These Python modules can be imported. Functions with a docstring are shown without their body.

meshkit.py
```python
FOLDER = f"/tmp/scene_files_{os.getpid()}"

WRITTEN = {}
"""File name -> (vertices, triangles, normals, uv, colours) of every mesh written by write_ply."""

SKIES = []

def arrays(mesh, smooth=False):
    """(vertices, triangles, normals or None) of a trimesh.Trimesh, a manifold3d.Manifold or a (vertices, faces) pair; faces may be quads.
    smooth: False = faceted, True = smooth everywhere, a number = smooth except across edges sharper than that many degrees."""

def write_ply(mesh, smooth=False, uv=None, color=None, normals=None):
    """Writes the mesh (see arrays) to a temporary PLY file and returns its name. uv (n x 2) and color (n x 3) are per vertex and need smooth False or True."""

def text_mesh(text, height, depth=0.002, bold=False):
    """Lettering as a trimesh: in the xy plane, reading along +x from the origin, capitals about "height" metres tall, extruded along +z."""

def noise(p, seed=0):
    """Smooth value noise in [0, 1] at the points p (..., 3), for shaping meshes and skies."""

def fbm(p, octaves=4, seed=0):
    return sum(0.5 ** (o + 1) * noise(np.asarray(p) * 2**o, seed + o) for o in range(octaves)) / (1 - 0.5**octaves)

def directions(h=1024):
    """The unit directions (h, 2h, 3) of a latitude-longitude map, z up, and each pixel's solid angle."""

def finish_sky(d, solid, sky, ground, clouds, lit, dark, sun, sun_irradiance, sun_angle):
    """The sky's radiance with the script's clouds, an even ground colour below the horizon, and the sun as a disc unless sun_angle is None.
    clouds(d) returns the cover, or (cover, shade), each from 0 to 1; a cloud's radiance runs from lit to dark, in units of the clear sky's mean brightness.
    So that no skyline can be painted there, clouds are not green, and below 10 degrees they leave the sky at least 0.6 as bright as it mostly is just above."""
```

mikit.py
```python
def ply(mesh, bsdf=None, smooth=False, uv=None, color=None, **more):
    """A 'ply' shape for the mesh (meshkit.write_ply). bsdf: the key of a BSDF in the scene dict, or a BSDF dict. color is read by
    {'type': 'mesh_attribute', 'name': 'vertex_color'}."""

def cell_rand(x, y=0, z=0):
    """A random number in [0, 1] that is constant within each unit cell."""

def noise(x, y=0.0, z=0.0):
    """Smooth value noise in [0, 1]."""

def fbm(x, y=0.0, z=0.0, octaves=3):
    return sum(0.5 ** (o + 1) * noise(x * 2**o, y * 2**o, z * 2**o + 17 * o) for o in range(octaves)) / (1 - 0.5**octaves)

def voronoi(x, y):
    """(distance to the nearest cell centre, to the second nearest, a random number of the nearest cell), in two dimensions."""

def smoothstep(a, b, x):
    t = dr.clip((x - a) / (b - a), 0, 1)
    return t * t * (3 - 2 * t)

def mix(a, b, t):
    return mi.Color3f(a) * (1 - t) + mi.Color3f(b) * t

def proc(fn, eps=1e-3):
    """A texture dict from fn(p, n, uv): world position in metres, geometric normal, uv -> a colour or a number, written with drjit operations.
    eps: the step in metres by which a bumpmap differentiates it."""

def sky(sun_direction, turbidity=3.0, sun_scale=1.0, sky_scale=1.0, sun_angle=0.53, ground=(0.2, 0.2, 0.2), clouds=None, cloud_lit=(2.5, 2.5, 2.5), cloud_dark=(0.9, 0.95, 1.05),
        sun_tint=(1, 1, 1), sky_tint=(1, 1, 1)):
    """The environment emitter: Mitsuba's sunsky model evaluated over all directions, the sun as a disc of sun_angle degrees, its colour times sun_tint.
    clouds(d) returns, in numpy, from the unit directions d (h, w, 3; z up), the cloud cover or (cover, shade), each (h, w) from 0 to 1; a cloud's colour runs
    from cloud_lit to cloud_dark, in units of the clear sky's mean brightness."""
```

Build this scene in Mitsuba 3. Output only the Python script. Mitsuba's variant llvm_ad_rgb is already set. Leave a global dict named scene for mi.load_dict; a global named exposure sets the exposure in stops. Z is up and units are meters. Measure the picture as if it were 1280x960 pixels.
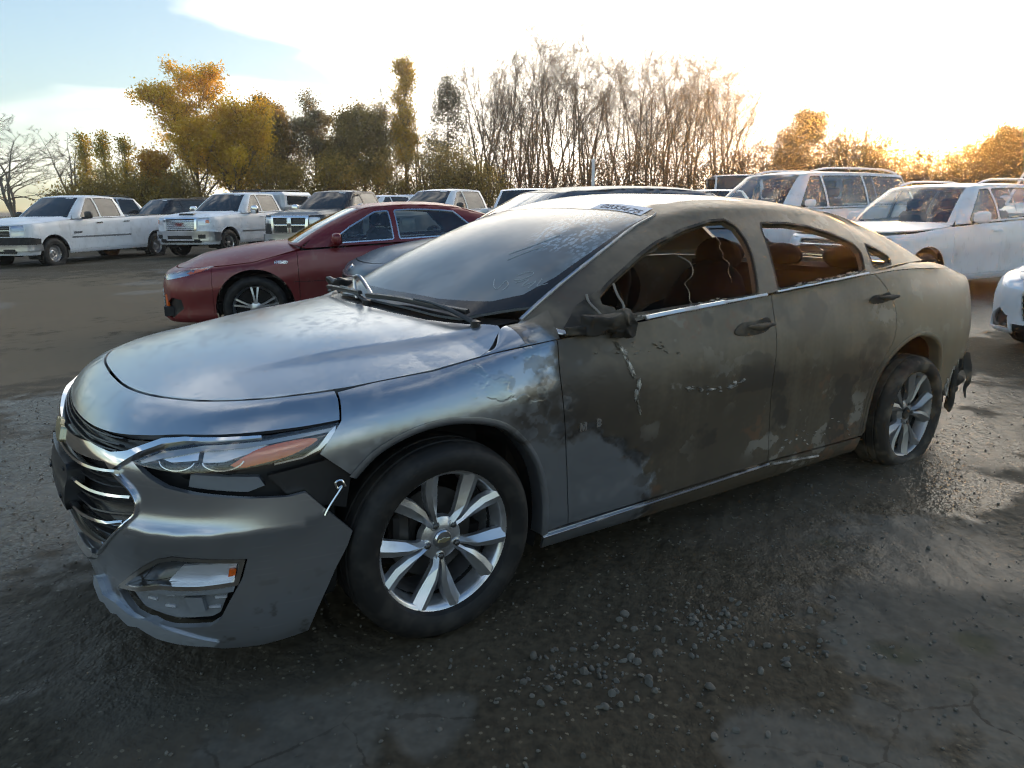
import math, random, sys
import numpy as np, trimesh, shapely
import drjit as dr, mitsuba as mi, mikit, meshkit
from shapely import Polygon, MultiPolygon, LineString, Point, affinity, union_all
from shapely import box as sbox
from scipy.interpolate import RectBivariateSpline, LinearNDInterpolator, PchipInterpolator
from scipy.spatial import Delaunay, cKDTree
T = mi.ScalarTransform4f
rng = np.random.default_rng(7)
scene, labels = {}, {}

# ---------------------------------------------------------------- camera, sky, sun, exposure
CAM, YAW, PIT, ROL = np.array([-1.0834, -2.7822, 1.3302]), .6149, .2223, .0114
_fw = np.array([math.sin(YAW) * math.cos(PIT), math.cos(YAW) * math.cos(PIT), -math.sin(PIT)])
_r0 = np.array([math.cos(YAW), -math.sin(YAW), 0]); _u0 = np.cross(_r0, _fw)
_up = -_r0 * math.sin(ROL) + _u0 * math.cos(ROL)
scene['camera'] = {'type': 'perspective', 'fov': math.degrees(2 * math.atan(640 / 918.55)), 'fov_axis': 'x', 'near_clip': .05, 'far_clip': 3000,
                   'to_world': T().look_at(origin=CAM.tolist(), target=(CAM + _fw).tolist(), up=_up.tolist())}
SUN_AZ, SUN_EL = YAW + math.radians(27.4), math.radians(5.7)      # azimuth from +y towards +x
SUN = np.array([math.sin(SUN_AZ) * math.cos(SUN_EL), math.cos(SUN_AZ) * math.cos(SUN_EL), math.sin(SUN_EL)])
def clouds(d):
    """a thin bright sheet of cloud around the sun, thinning to streaks away from it"""
    el = np.arcsin(np.clip(d[..., 2], -1, 1)); az = np.arctan2(d[..., 0], d[..., 1]) - SUN_AZ; az = np.arctan2(np.sin(az), np.cos(az))
    up = np.clip((el - .35) / .5, 0, 1); fl = np.stack([d[..., 0], d[..., 1], 0 * el], -1) * 2.2                 # streaks lie along the horizon, heaps overhead
    q = np.stack([np.cos(az) * 3.0, np.sin(az) * 3.0, el * 7.5 + .8 * np.sin(az)], -1); w = q + .9 * (meshkit.fbm(q * .9, 3, 5)[..., None] - .5)
    n = meshkit.fbm(w, 6, 11) * (1 - up) + meshkit.fbm(fl + 4, 6, 12) * up; n2 = meshkit.fbm(w * np.array([2.2, 2.2, 3.0]) + 3, 4, 17)
    ang = np.degrees(np.arccos(np.clip(d @ SUN, -1, 1))); far = np.clip((ang - 18) / 40, 0, 1); far = far * far * (3 - 2 * far)
    cover = np.clip((.66 * n + .34 * n2 - (.14 + .395 * far + .03 * up)) / .20, 0, 1) * (1 - .30 * far)
    cover = np.maximum(cover, np.clip((31 - ang) / 22, 0, 1) ** .8 * .97)
    shade = np.clip((meshkit.fbm(w * 1.6 + 9, 4, 3) - .46) * 2.4, 0, 1) * np.clip((ang - 30) / 25, 0, 1) * .55
    return cover, shade
scene['sky'] = mikit.sky(SUN.tolist(), turbidity=3, sun_scale=.8, sky_scale=1.25, sky_tint=(.77, .93, 1.21), clouds=clouds, cloud_lit=(8.0, 7.4, 6.4), cloud_dark=(1.7, 1.75, 1.85), sun_tint=(1, .91, .82))
exposure = 3.36
# ---------------------------------------------------------------- materials
def rgb(*c): return {'type': 'rgb', 'value': list(c)}
def two(b): return {'type': 'twosided', 'b': b}
def pr(key, c, rough=.5, metal=0., spec=.5, cc=0., ccg=.9, **k):
    d = {'type': 'principled', 'base_color': c if isinstance(c, dict) else rgb(*c), 'roughness': rough, 'metallic': metal, 'specular': spec}
    if cc: d.update(clearcoat=cc, clearcoat_gloss=ccg)
    d.update(k); scene[key] = two(d)
F1 = mi.Float
def nz(p, s, o=3, k=0.0): return mikit.fbm(p.x * s + k, p.y * s + 1.7 * k, p.z * s - k, octaves=o)
S = mikit.smoothstep
def burn_t(p):
    """how far the fire reached: rises through 0.4 where the paint gave way"""
    n = nz(p, 3.1, 4) - .5; n2 = nz(p, 15, 4, 5) - .5
    t = .10 + .95 * (p.x - .22) + .62 * n + .34 * n2 + .32 * (p.z - .60)
    low = S(.66, .52, p.z + .25 * n + .08 * n2) * S(1.0, .60, p.x + .6 * n)           # the lower front corner of the door kept its paint
    side = t - .75 * low
    rf = dr.maximum(.4 + 6 * (dr.abs(p.y) + .10 * n + .05 * n2 - .50), .4 + 1.6 * (p.x + .7 * n + .2 * n2 - .35 * p.y - 1.95))
    t = dr.select(p.z > 1.30, rf, side)
    hood_ = (p.x < .335) & (dr.abs(p.y) < .845) & (p.z > .79)
    return dr.select(hood_, t - 1.2, t)
def burn_mask(p): return S(.34, .48, burn_t(p))
def burn_glare_col(p, n, uv):
    t = burn_t(p); m = S(.34, .48, t); a = nz(p, 2.3, 4, 2); b = nz(p, 9, 4, 8); g = nz(p, 70, 2, 4); st = mikit.fbm(p.x * 30, p.y * 30, p.z * 1.3, octaves=4)
    paint = mi.Color3f(.42, .45, .485)
    tan = mi.Color3f(.170, .134, .086); brown = mi.Color3f(.070, .054, .036); ash = mi.Color3f(.25, .225, .185)  # scorch colours; tan and brown also hold the warm veil of lens glare
    up = S(.71, .79, p.z + .20 * (a - .5) + .07 * (b - .5) + .07 * (p.x - 1.2))
    c = mikit.mix(brown, tan, dr.clip(.10 + .52 * up + 1.1 * (a - .5) + .55 * (st - .5) + .25 * (g - .5), 0, 1))
    c = mikit.mix(c, ash, .60 * S(.57, .63, b + .10 * (g - .5)) * S(.38, .55, a))
    c = mikit.mix(c, mi.Color3f(.038, .031, .024), .85 * S(.585, .645, nz(p, 4.2, 5, 13) + .05 * (g - .5)) * (1 - .45 * up))
    c = mikit.mix(c, mi.Color3f(.15, .072, .035), .55 * S(.62, .70, nz(p, 6.5, 5, 31)) * S(.4, .6, nz(p, 30, 3, 6)))          # bare steel starting to rust
    c = mikit.mix(c, mi.Color3f(.26, .20, .125), .6 * S(2.3, 2.9, p.x + .8 * (a - .5)))  # paler tan towards the rear: lens glare put into the colour
    soot = S(.20, .38, t) * S(1.0, .58, t) * S(.35, .6, nz(p, 8, 4, 17))
    blis = S(.545, .575, nz(p, 15, 4, 21)) * S(-.12, .08, t) * S(.70, .78, p.z) * (p.z < 1.02)      # blistered clearcoat round the fire's edge
    c2 = mikit.mix(paint, mi.Color3f(.40, .45, .46), .75 * blis); c2 = mikit.mix(c2, mi.Color3f(.20, .175, .14), .6 * S(.0, .34, t + .3 * (b - .5)) * S(.48, .56, nz(p, 22, 3, 9)))
    return mikit.mix(mikit.mix(c2, c, m), mi.Color3f(.045, .036, .028), .7 * soot)
def burn_rough(p, n, uv):
    m = burn_mask(p); return .20 + .23 * m + .16 * (nz(p, 12, 3, 3) - .5) * m + .10 * S(.5, .7, nz(p, 30, 3, 8)) * (1 - m)
def burn_metal(p, n, uv): return .88 * (1 - burn_mask(p))
def burn_cc(p, n, uv): return dr.clip(1 - 1.15 * burn_mask(p), 0, 1)
def burn_bump(p, n, uv):
    m = burn_mask(p); return m * (.5 * nz(p, 60, 3, 2) + .5 * nz(p, 16, 3, 6)) * .0022 + (.35 + .65 * m) * .010 * nz(p, 3.5, 2, 9) * S(.25, .75, p.x) * S(1.06, .96, p.z) + .0006 * S(.545, .575, nz(p, 15, 4, 21)) * (1 - m) * S(-.12, .08, burn_t(p)) * S(.70, .78, p.z)
scene['sedan_paint'] = two({'type': 'bumpmap', 'tex': mikit.proc(burn_bump, eps=1.5e-3), 'scale': 1.0, 'b': {'type': 'principled', 'base_color': mikit.proc(burn_glare_col), 'roughness': mikit.proc(burn_rough), 'metallic': mikit.proc(burn_metal), 'specular': .5, 'clearcoat': mikit.proc(burn_cc), 'clearcoat_gloss': .99}})
def bumper_col(p, n, uv):
    d = S(.60, .78, nz(p, 24, 4, 4)) * S(.42, .16, p.z); s_ = S(.66, .72, mikit.fbm(p.x * 9, p.y * 9, p.z * 120, octaves=3)) * .5
    return mikit.mix(mikit.mix(mi.Color3f(.45, .47, .50), mi.Color3f(.18, .16, .13), .7 * d), mi.Color3f(.62, .63, .64), s_ * .4)
scene['bumper_paint'] = two({'type': 'principled', 'base_color': mikit.proc(bumper_col), 'roughness': .21, 'metallic': .85, 'specular': .5, 'clearcoat': 1.0, 'clearcoat_gloss': .97})
def glass_col(p, n, uv):
    q = nz(p, 4, 4, 2); c = mikit.mix(mi.Color3f(.095, .112, .125), mi.Color3f(.175, .192, .20), S(.35, .75, q))
    fl = mikit.voronoi(p.x * 38 + 9 * q, p.y * 62)
    reg = S(.30, .17, dr.sqrt(dr.square((p.x - .93 - .35 * (p.y + .42)) / .9) + dr.square((p.y + .40) / .75)) + .20 * (nz(p, 9, 3, 5) - .5))
    edge = S(.09, .05, dr.abs(p.y + .655 - .12 * (p.x - .9)) + .05 * (nz(p, 16, 3, 9) - .5)) * S(.66, .76, p.x)
    f = S(.44, .30, fl[0]) * dr.maximum(reg, edge) * (S(.32, .5, nz(p, 20, 2, 7)))
    c = mikit.mix(c, mi.Color3f(.36, .46, .54), .75 * f)
    c = mikit.mix(c, mi.Color3f(.21, .235, .245), .5 * S(.50, .66, nz(p, 5.5, 5, 12)) * S(-.05, -.3, p.y) + .22 * S(.45, .7, nz(p, 2.4, 4, 7)))
    return c
def glass_rough(p, n, uv): return .05 + .10 * S(.4, .7, nz(p, 7, 3, 4))
scene['sooted_glass'] = two({'type': 'principled', 'base_color': mikit.proc(glass_col), 'roughness': .17, 'specular': .55, 'clearcoat': .35, 'clearcoat_gloss': .98})
def char_col(p, n, uv):
    a = nz(p, 13, 4, 3); return mikit.mix(mi.Color3f(.030, .026, .021), mi.Color3f(.12, .098, .070), S(.45, .80, a))
def char_bump(p, n, uv): return nz(p, 70, 3, 2) * .004
scene['charred'] = two({'type': 'bumpmap', 'tex': mikit.proc(char_bump), 'scale': 1.0, 'b': {'type': 'principled', 'base_color': mikit.proc(char_col), 'roughness': .75, 'specular': .35}})
def ash_col(p, n, uv): return mikit.mix(mi.Color3f(.16, .145, .12), mi.Color3f(.55, .52, .46), S(.3, .7, nz(p, 40, 3, 3)))
scene['ash_metal'] = two({'type': 'principled', 'base_color': mikit.proc(ash_col), 'roughness': .45, 'metallic': .35, 'specular': .5})
pr('chrome', (.86, .87, .88), .06, 1.0)
pr('satin_chrome', (.74, .76, .79), .20, 1.0)
def oldc(p, n, uv): return .12 + .5 * S(.45, .7, nz(p, 22, 3, 2))
pr('old_chrome', (.62, .61, .60), mikit.proc(oldc), .95)
pr('gold_emblem', (.62, .55, .34), .28, .85, cc=.6)
pr('black_trim', (.018, .018, .019), .34, 0, .5)
pr('dark_plastic', (.020, .020, .020), .6, 0, .4)
pr('grey_plastic', (.17, .18, .19), .42, 0, .5)
pr('ribbed_plastic', (.62, .64, .68), .22, .35, .6)
pr('lamp_bowl', (.10, .11, .12), .18, .6, .6)
pr('lamp_bezel', (.30, .32, .34), .25, .8)
pr('burnt_fabric', (.016, .0135, .011), .85, 0, .2)
pr('amber', (.66, .11, .004), .18, 0, .7, cc=.8)
def rub(p, n, uv): return mikit.mix(mi.Color3f(.013, .0125, .012), mi.Color3f(.045, .040, .033), .5 * S(.45, .75, nz(p, 18, 4, 3)))
pr('rubber', mikit.proc(rub), .62, 0, .35)
def alloy_c(p, n, uv): return mikit.mix(mi.Color3f(.66, .67, .69), mi.Color3f(.34, .31, .27), .55 * S(.48, .75, nz(p, 16, 4, 2)))
pr('alloy', mikit.proc(alloy_c), .26, .85, cc=.4)
pr('burnt_alloy', (.36, .35, .34), .38, .75)
pr('dark_metal', (.10, .095, .09), .40, .8)
scene['lens_glass'] = {'type': 'thindielectric', 'int_ior': 1.5}
pr('lamp_dark', (.022, .023, .025), .22, .2, .6)
pr('lip_paint', (.42, .45, .48), .35, .6, .5, cc=.5)
pr('frit_black', (.020, .018, .018), .16, 0, .5)
pr('chalk', (.38, .41, .42), .8)
pr('paper_blue', (.62, .66, .74), .5)
pr('ink', (.05, .055, .08), .6)
pr('charred_pale', (.20, .175, .14), .6)
def dusty(c, d=(.20, .17, .13), amt=.35, zref=.5):
    def f(p, n, uv): return mikit.mix(mi.Color3f(*c), mi.Color3f(*d), amt * S(.42, .80, mikit.fbm(p.x * 3.3, p.y * 3.3, p.z * 2.4, octaves=4)) + .15 * S(.6, .8, mikit.fbm(p.x * 21, p.y * 21, p.z * 9, octaves=3)))
    return mikit.proc(f)
pr('white_paint', dusty((.74, .76, .78), amt=.22), .28, 0, .5, cc=1.0, ccg=.96)
pr('red_paint', dusty((.165, .008, .011), amt=.16), .30, .25, .5, cc=1.0, ccg=.97)
pr('black_paint', dusty((.012, .013, .017), amt=.05), .25, .2, .5, cc=1.0, ccg=.97)
pr('grey_blue_paint', dusty((.10, .125, .155), amt=.15), .28, .6, .5, cc=1.0, ccg=.97)
pr('silver_paint', dusty((.42, .44, .46), amt=.2), .30, .6, .5, cc=1.0, ccg=.96)
pr('car_glass', (.018, .021, .024), .04, 0, .6, cc=.5)
scene['clear_glass'] = {'type': 'thindielectric', 'int_ior': 1.5, 'specular_transmittance': rgb(.80, .84, .83)}
pr('paper', (.78, .77, .76), .6)
pr('red_lamp', (.30, .012, .012), .15, 0, .6, cc=.6)
pr('clear_lamp', (.60, .63, .68), .12, .55, .6)
pr('seat_fabric', (.055, .055, .058), .8)
pr('lens_blue', (.30, .36, .46), .10, .6, .6)
scene['tint_glass'] = {'type': 'thindielectric', 'int_ior': 1.55, 'specular_transmittance': rgb(.34, .37, .37)}
# ---------------------------------------------------------------- modelling kit
def mk(v, f):
    return trimesh.Trimesh(np.asarray(v, float), np.asarray(f, int), process=False)
def cat(ms):
    ms = [m for m in ms if m is not None and len(m.faces)]
    return trimesh.util.concatenate(ms) if len(ms) > 1 else ms[0]
def box(c, s, rot=None, bev=0.0):
    s = np.asarray(s, float)
    if bev > 0:
        b = min(bev, 0.49 * s.min()); h = s / 2
        pts = []
        for sx in (-1, 1):
            for sy in (-1, 1):
                for sz in (-1, 1):
                    q = np.array([sx, sy, sz]) * h; d = np.array([sx, sy, sz]) * b
                    pts += [q - d * [0, 1, 1], q - d * [1, 0, 1], q - d * [1, 1, 0]]
        m = trimesh.convex.convex_hull(np.array(pts)); m = mk(m.vertices, m.faces)
    else:
        m = trimesh.creation.box(s); m = mk(m.vertices, m.faces)
    if rot is not None: m.apply_transform(rot)
    m.apply_translation(c)
    return m
def rotm(ax, deg):
    return trimesh.transformations.rotation_matrix(math.radians(deg), ax)
def tube(pts, rad, n=8, closed=False, cap=True):
    p = np.asarray(pts, float); m = len(p); rad = np.broadcast_to(np.asarray(rad, float), (m,))
    if closed: t = np.roll(p, -1, 0) - np.roll(p, 1, 0)
    else: t = np.gradient(p, axis=0)
    t /= np.linalg.norm(t, axis=1, keepdims=True) + 1e-12
    r = np.cross(t[0], [0, 0, 1.0]);
    if np.linalg.norm(r) < 1e-3: r = np.cross(t[0], [1.0, 0, 0])
    V = []
    a = np.arange(n) * 2 * np.pi / n
    for i in range(m):
        r = r - t[i] * (r @ t[i]); r /= np.linalg.norm(r) + 1e-12
        b = np.cross(t[i], r)
        V.append(p[i] + rad[i] * (np.cos(a)[:, None] * r + np.sin(a)[:, None] * b))
    V = np.vstack(V); F = []
    k = np.arange(n); k2 = (k + 1) % n
    for i in range(m if closed else m - 1):
        j = (i + 1) % m
        F.append(np.stack([i * n + k, i * n + k2, j * n + k2], 1)); F.append(np.stack([i * n + k, j * n + k2, j * n + k], 1))
    if cap and not closed:
        V = np.vstack([V, p[:1], p[-1:]]); c0 = m * n
        F.append(np.stack([k2, k, np.full(n, c0)], 1)); F.append(np.stack([(m - 1) * n + k, (m - 1) * n + k2, np.full(n, c0 + 1)], 1))
    return mk(V, np.vstack(F))
def ribbon(pts, nrm, w, th):
    """a strip of width w (across) and thickness th (along nrm) following pts; bevelled hexagonal section"""
    p = np.asarray(pts, float); n = np.broadcast_to(np.asarray(nrm, float), p.shape).copy()
    t = np.gradient(p, axis=0); t /= np.linalg.norm(t, axis=1, keepdims=True) + 1e-12
    n -= t * (n * t).sum(1, keepdims=True); n /= np.linalg.norm(n, axis=1, keepdims=True) + 1e-12
    b = np.cross(t, n); w = np.broadcast_to(np.asarray(w, float), (len(p),))[:, None]
    prof = [(-.5, -.4), (-.5, .25), (-.34, .5), (.34, .5), (.5, .25), (.5, -.4)]
    V = np.stack([p + b * w * a + n * th * c for a, c in prof], 1).reshape(-1, 3); k = len(prof); F = []
    for i in range(len(p) - 1):
        for j in range(k):
            a, b_, c, d = i * k + j, i * k + (j + 1) % k, (i + 1) * k + (j + 1) % k, (i + 1) * k + j
            F += [[a, c, b_], [a, d, c]]
    e = (len(p) - 1) * k
    for j in range(1, k - 1): F += [[0, j, j + 1], [e, e + j + 1, e + j]]
    return mk(V, F)
def lathe(prof, n=48, axis='y'):
    """profile of (radius, height) turned about the axis"""
    prof = np.asarray(prof, float); a = np.arange(n) * 2 * np.pi / n
    V = np.stack([prof[:, None, 0] * np.cos(a), np.repeat(prof[:, 1:2], n, 1), prof[:, None, 0] * np.sin(a)], -1).reshape(-1, 3)
    F = []; k = np.arange(n); k2 = (k + 1) % n
    for i in range(len(prof) - 1):
        F.append(np.stack([i * n + k, i * n + k2, (i + 1) * n + k2], 1)); F.append(np.stack([i * n + k, (i + 1) * n + k2, (i + 1) * n + k], 1))
    m = mk(V, np.vstack(F))
    if axis == 'z': m.apply_transform(rotm([1, 0, 0], 90))
    if axis == 'x': m.apply_transform(rotm([0, 0, 1], -90))
    return m
def smoothpoly(pts, n=8, closed=True, r=None):
    """Catmull-Rom through the points"""
    p = np.asarray(pts, float); m = len(p); out = []
    for i in range(m if closed else m - 1):
        if closed: a, b, c, d = p[i - 1], p[i], p[(i + 1) % m], p[(i + 2) % m]
        else: a, b, c, d = p[max(i - 1, 0)], p[i], p[i + 1], p[min(i + 2, m - 1)]
        t = np.linspace(0, 1, n, endpoint=False)[:, None]
        out.append(.5 * (2 * b + (c - a) * t + (2 * a - 5 * b + 4 * c - d) * t ** 2 + (3 * b - a - 3 * c + d) * t ** 3))
    if not closed: out.append(p[-1:])
    return np.vstack(out)
def roundpoly(pts, r):
    g = Polygon(pts)
    return g.buffer(-r, join_style=1, quad_segs=5).buffer(r, join_style=1, quad_segs=5).buffer(r * .6, join_style=1, quad_segs=5).buffer(-r * .6, join_style=1, quad_segs=5)
def polys(g):
    if g.is_empty: return []
    return [q for q in getattr(g, 'geoms', [g]) if isinstance(q, Polygon) and q.area > 1e-6]
def tri2d(g, h):
    """points, triangles and boundary loops of a polygon, filled with points about h apart"""
    loops, pts = [], []
    for ring in [g.exterior, *g.interiors]:
        c = np.asarray(ring.coords)[:-1]; L = []
        for a, b in zip(c, np.roll(c, -1, 0)):
            k = max(1, int(math.ceil(np.linalg.norm(b - a) / (h * .75))))
            L += [a + (b - a) * t / k for t in range(k)]
        L = np.array(L); keep = np.linalg.norm(L - np.roll(L, 1, 0), axis=1) > 1e-5; L = L[keep]
        loops.append(np.arange(len(L)) + sum(map(len, pts))); pts.append(L)
    B = np.vstack(pts); x0, y0, x1, y1 = g.bounds
    gx, gy = np.meshgrid(np.arange(x0 + h / 2, x1, h), np.arange(y0 + h / 2, y1, h * .87)); gx[1::2] += h / 2
    I = np.stack([gx.ravel(), gy.ravel()], 1); I = I + h * .04 * np.sin(I[:, ::-1] * 977)
    I = I[shapely.contains_xy(g, I[:, 0], I[:, 1])]
    if len(I): I = I[cKDTree(B).query(I)[0] > h * .5]
    A = np.vstack([B, I]); T = Delaunay(A).simplices
    e1, e2 = A[T[:, 1]] - A[T[:, 0]], A[T[:, 2]] - A[T[:, 0]]
    ar = e1[:, 0] * e2[:, 1] - e1[:, 1] * e2[:, 0]
    T = np.where(ar[:, None] < 0, T[:, ::-1], T); c = A[T].mean(1)
    T = T[shapely.contains_xy(g, c[:, 0], c[:, 1]) & (np.abs(ar) > 1e-9)]
    for k, ring in enumerate([g.exterior, *g.interiors]):
        if ring.is_ccw != (k == 0): loops[k] = loops[k][::-1]
    return A, T, loops
class Patch:
    """a spline surface through a grid of points (rows, columns, 3); breaks are rows with a crease; chart(P, U, V) gives the plane the panels are drawn in"""
    def __init__(s, grid, breaks=(), chart=None, sub=None, out=(0, -1, 0), res=(150, 50), vr=None):
        g = s.g = np.asarray(grid, float); R, C = g.shape[:2]
        du = np.linalg.norm(np.diff(g, axis=1), axis=2).mean(0); dv = np.linalg.norm(np.diff(g, axis=0), axis=2).mean(1)
        s.u, s.v = np.r_[0, np.cumsum(du + 1e-4)], np.r_[0, np.cumsum(dv + 1e-4)]
        b = [0, *breaks, R - 1]; s.segs = []
        for i0, i1 in zip(b[:-1], b[1:]):
            s.segs.append((s.v[i0], s.v[i1], [RectBivariateSpline(s.u, s.v[i0:i1 + 1], g[i0:i1 + 1, :, k].T, kx=min(3, C - 1), ky=min(3, i1 - i0), s=0) for k in range(3)]))
        s.out = np.asarray(out, float); s.chart = chart; s.res = res; s.inv = None; s.kind = None; s.aux = None
    def ev(s, u, v):
        u, v = np.clip(u, s.u[0], s.u[-1]), np.clip(v, s.v[0], s.v[-1]); o = np.zeros((len(u), 3))
        for k, (a, b, sp) in enumerate(s.segs):
            m = (v >= a) & (v <= b) if k == 0 else (v > a) & (v <= b)
            if m.any():
                for j in range(3): o[m, j] = sp[j].ev(u[m], v[m])
        return o
    def uv(s, q):
        if s.kind == 'idx':                       # the chart is column and row number
            k = q / [.25, .2]; return np.stack([np.interp(k[:, 0] + s.aux, np.arange(len(s.u)), s.u), np.interp(k[:, 1], np.arange(len(s.v)), s.v)], 1)
        if s.kind == 'sz':                        # the chart is arc length and height
            if s.inv is None:
                un, vn = np.linspace(s.u[0], s.u[-1], s.res[0]), np.linspace(s.v[0], s.v[-1], s.res[1]); U, V = np.meshgrid(un, vn, indexing='ij'); s.inv = (un, vn, np.maximum.accumulate(s.ev(U.ravel(), V.ravel())[:, 2].reshape(U.shape), 1))
            un, vn, Zt = s.inv; u = np.interp(q[:, 0], s.aux, s.u); f = np.clip((u - un[0]) / (un[1] - un[0]), 0, len(un) - 1.001); i = f.astype(int); f = (f - i)[:, None]; R_ = Zt[i] * (1 - f) + Zt[i + 1] * f
            k = np.clip((R_ < q[:, 1:2]).sum(1) - 1, 0, len(vn) - 2); a = np.arange(len(q)); t = np.clip((q[:, 1] - R_[a, k]) / (R_[a, k + 1] - R_[a, k] + 1e-9), 0, 1); return np.stack([u, vn[k] + t * (vn[1] - vn[0])], 1)
        if s.inv is None:
            U, V = np.meshgrid(np.linspace(s.u[0], s.u[-1], s.res[0]), np.linspace(s.v[0], s.v[-1], s.res[1]), indexing='ij')
            U, V = U.ravel(), V.ravel(); P = s.ev(U, V); c = s.chart(P, U, V); ok = np.isfinite(c).all(1)
            D = Delaunay(c[ok]); s.inv = (LinearNDInterpolator(D, np.stack([U, V], 1)[ok]), cKDTree(c[ok]), np.stack([U, V], 1)[ok])
        r = s.inv[0](q); bad = ~np.isfinite(r).all(1)
        if bad.any(): r[bad] = s.inv[2][s.inv[1].query(q[bad])[1]]
        return r
    def at(s, q):
        r = s.uv(np.asarray(q, float)); return s.frame(r[:, 0], r[:, 1])
    def frame(s, u, v):
        e = 2e-3
        P = s.ev(u, v); n = np.cross(s.ev(u + e, v) - s.ev(u - e, v), s.ev(u, v + e) - s.ev(u, v - e))
        n /= np.linalg.norm(n, axis=1, keepdims=True) + 1e-15
        return P, n * s.sign()
    def sign(s):
        if not hasattr(s, '_s'):
            s._s = 1.0; u, v = np.array([s.u.mean()]), np.array([s.v.mean()])
            s._s = 1.0 if s.frame(u, v)[1][0] @ s.out >= 0 else -1.0
        return s._s
class Field:
    """a height field: fn(a, b) -> points; the panels are drawn in (a, b)"""
    def __init__(s, fn, out=(0, 0, 1)): s.fn, s.out = fn, np.asarray(out, float)
    def at(s, q):
        q = np.asarray(q, float); e = 2e-3; f = lambda a, b: np.asarray(s.fn(q[:, 0] + a, q[:, 1] + b), float)
        P = f(0, 0); n = np.cross(f(e, 0) - f(-e, 0), f(0, e) - f(0, -e)); n /= np.linalg.norm(n, axis=1, keepdims=True) + 1e-15
        return P, n * np.where((n @ s.out) < 0, -1.0, 1.0)[:, None]
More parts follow.
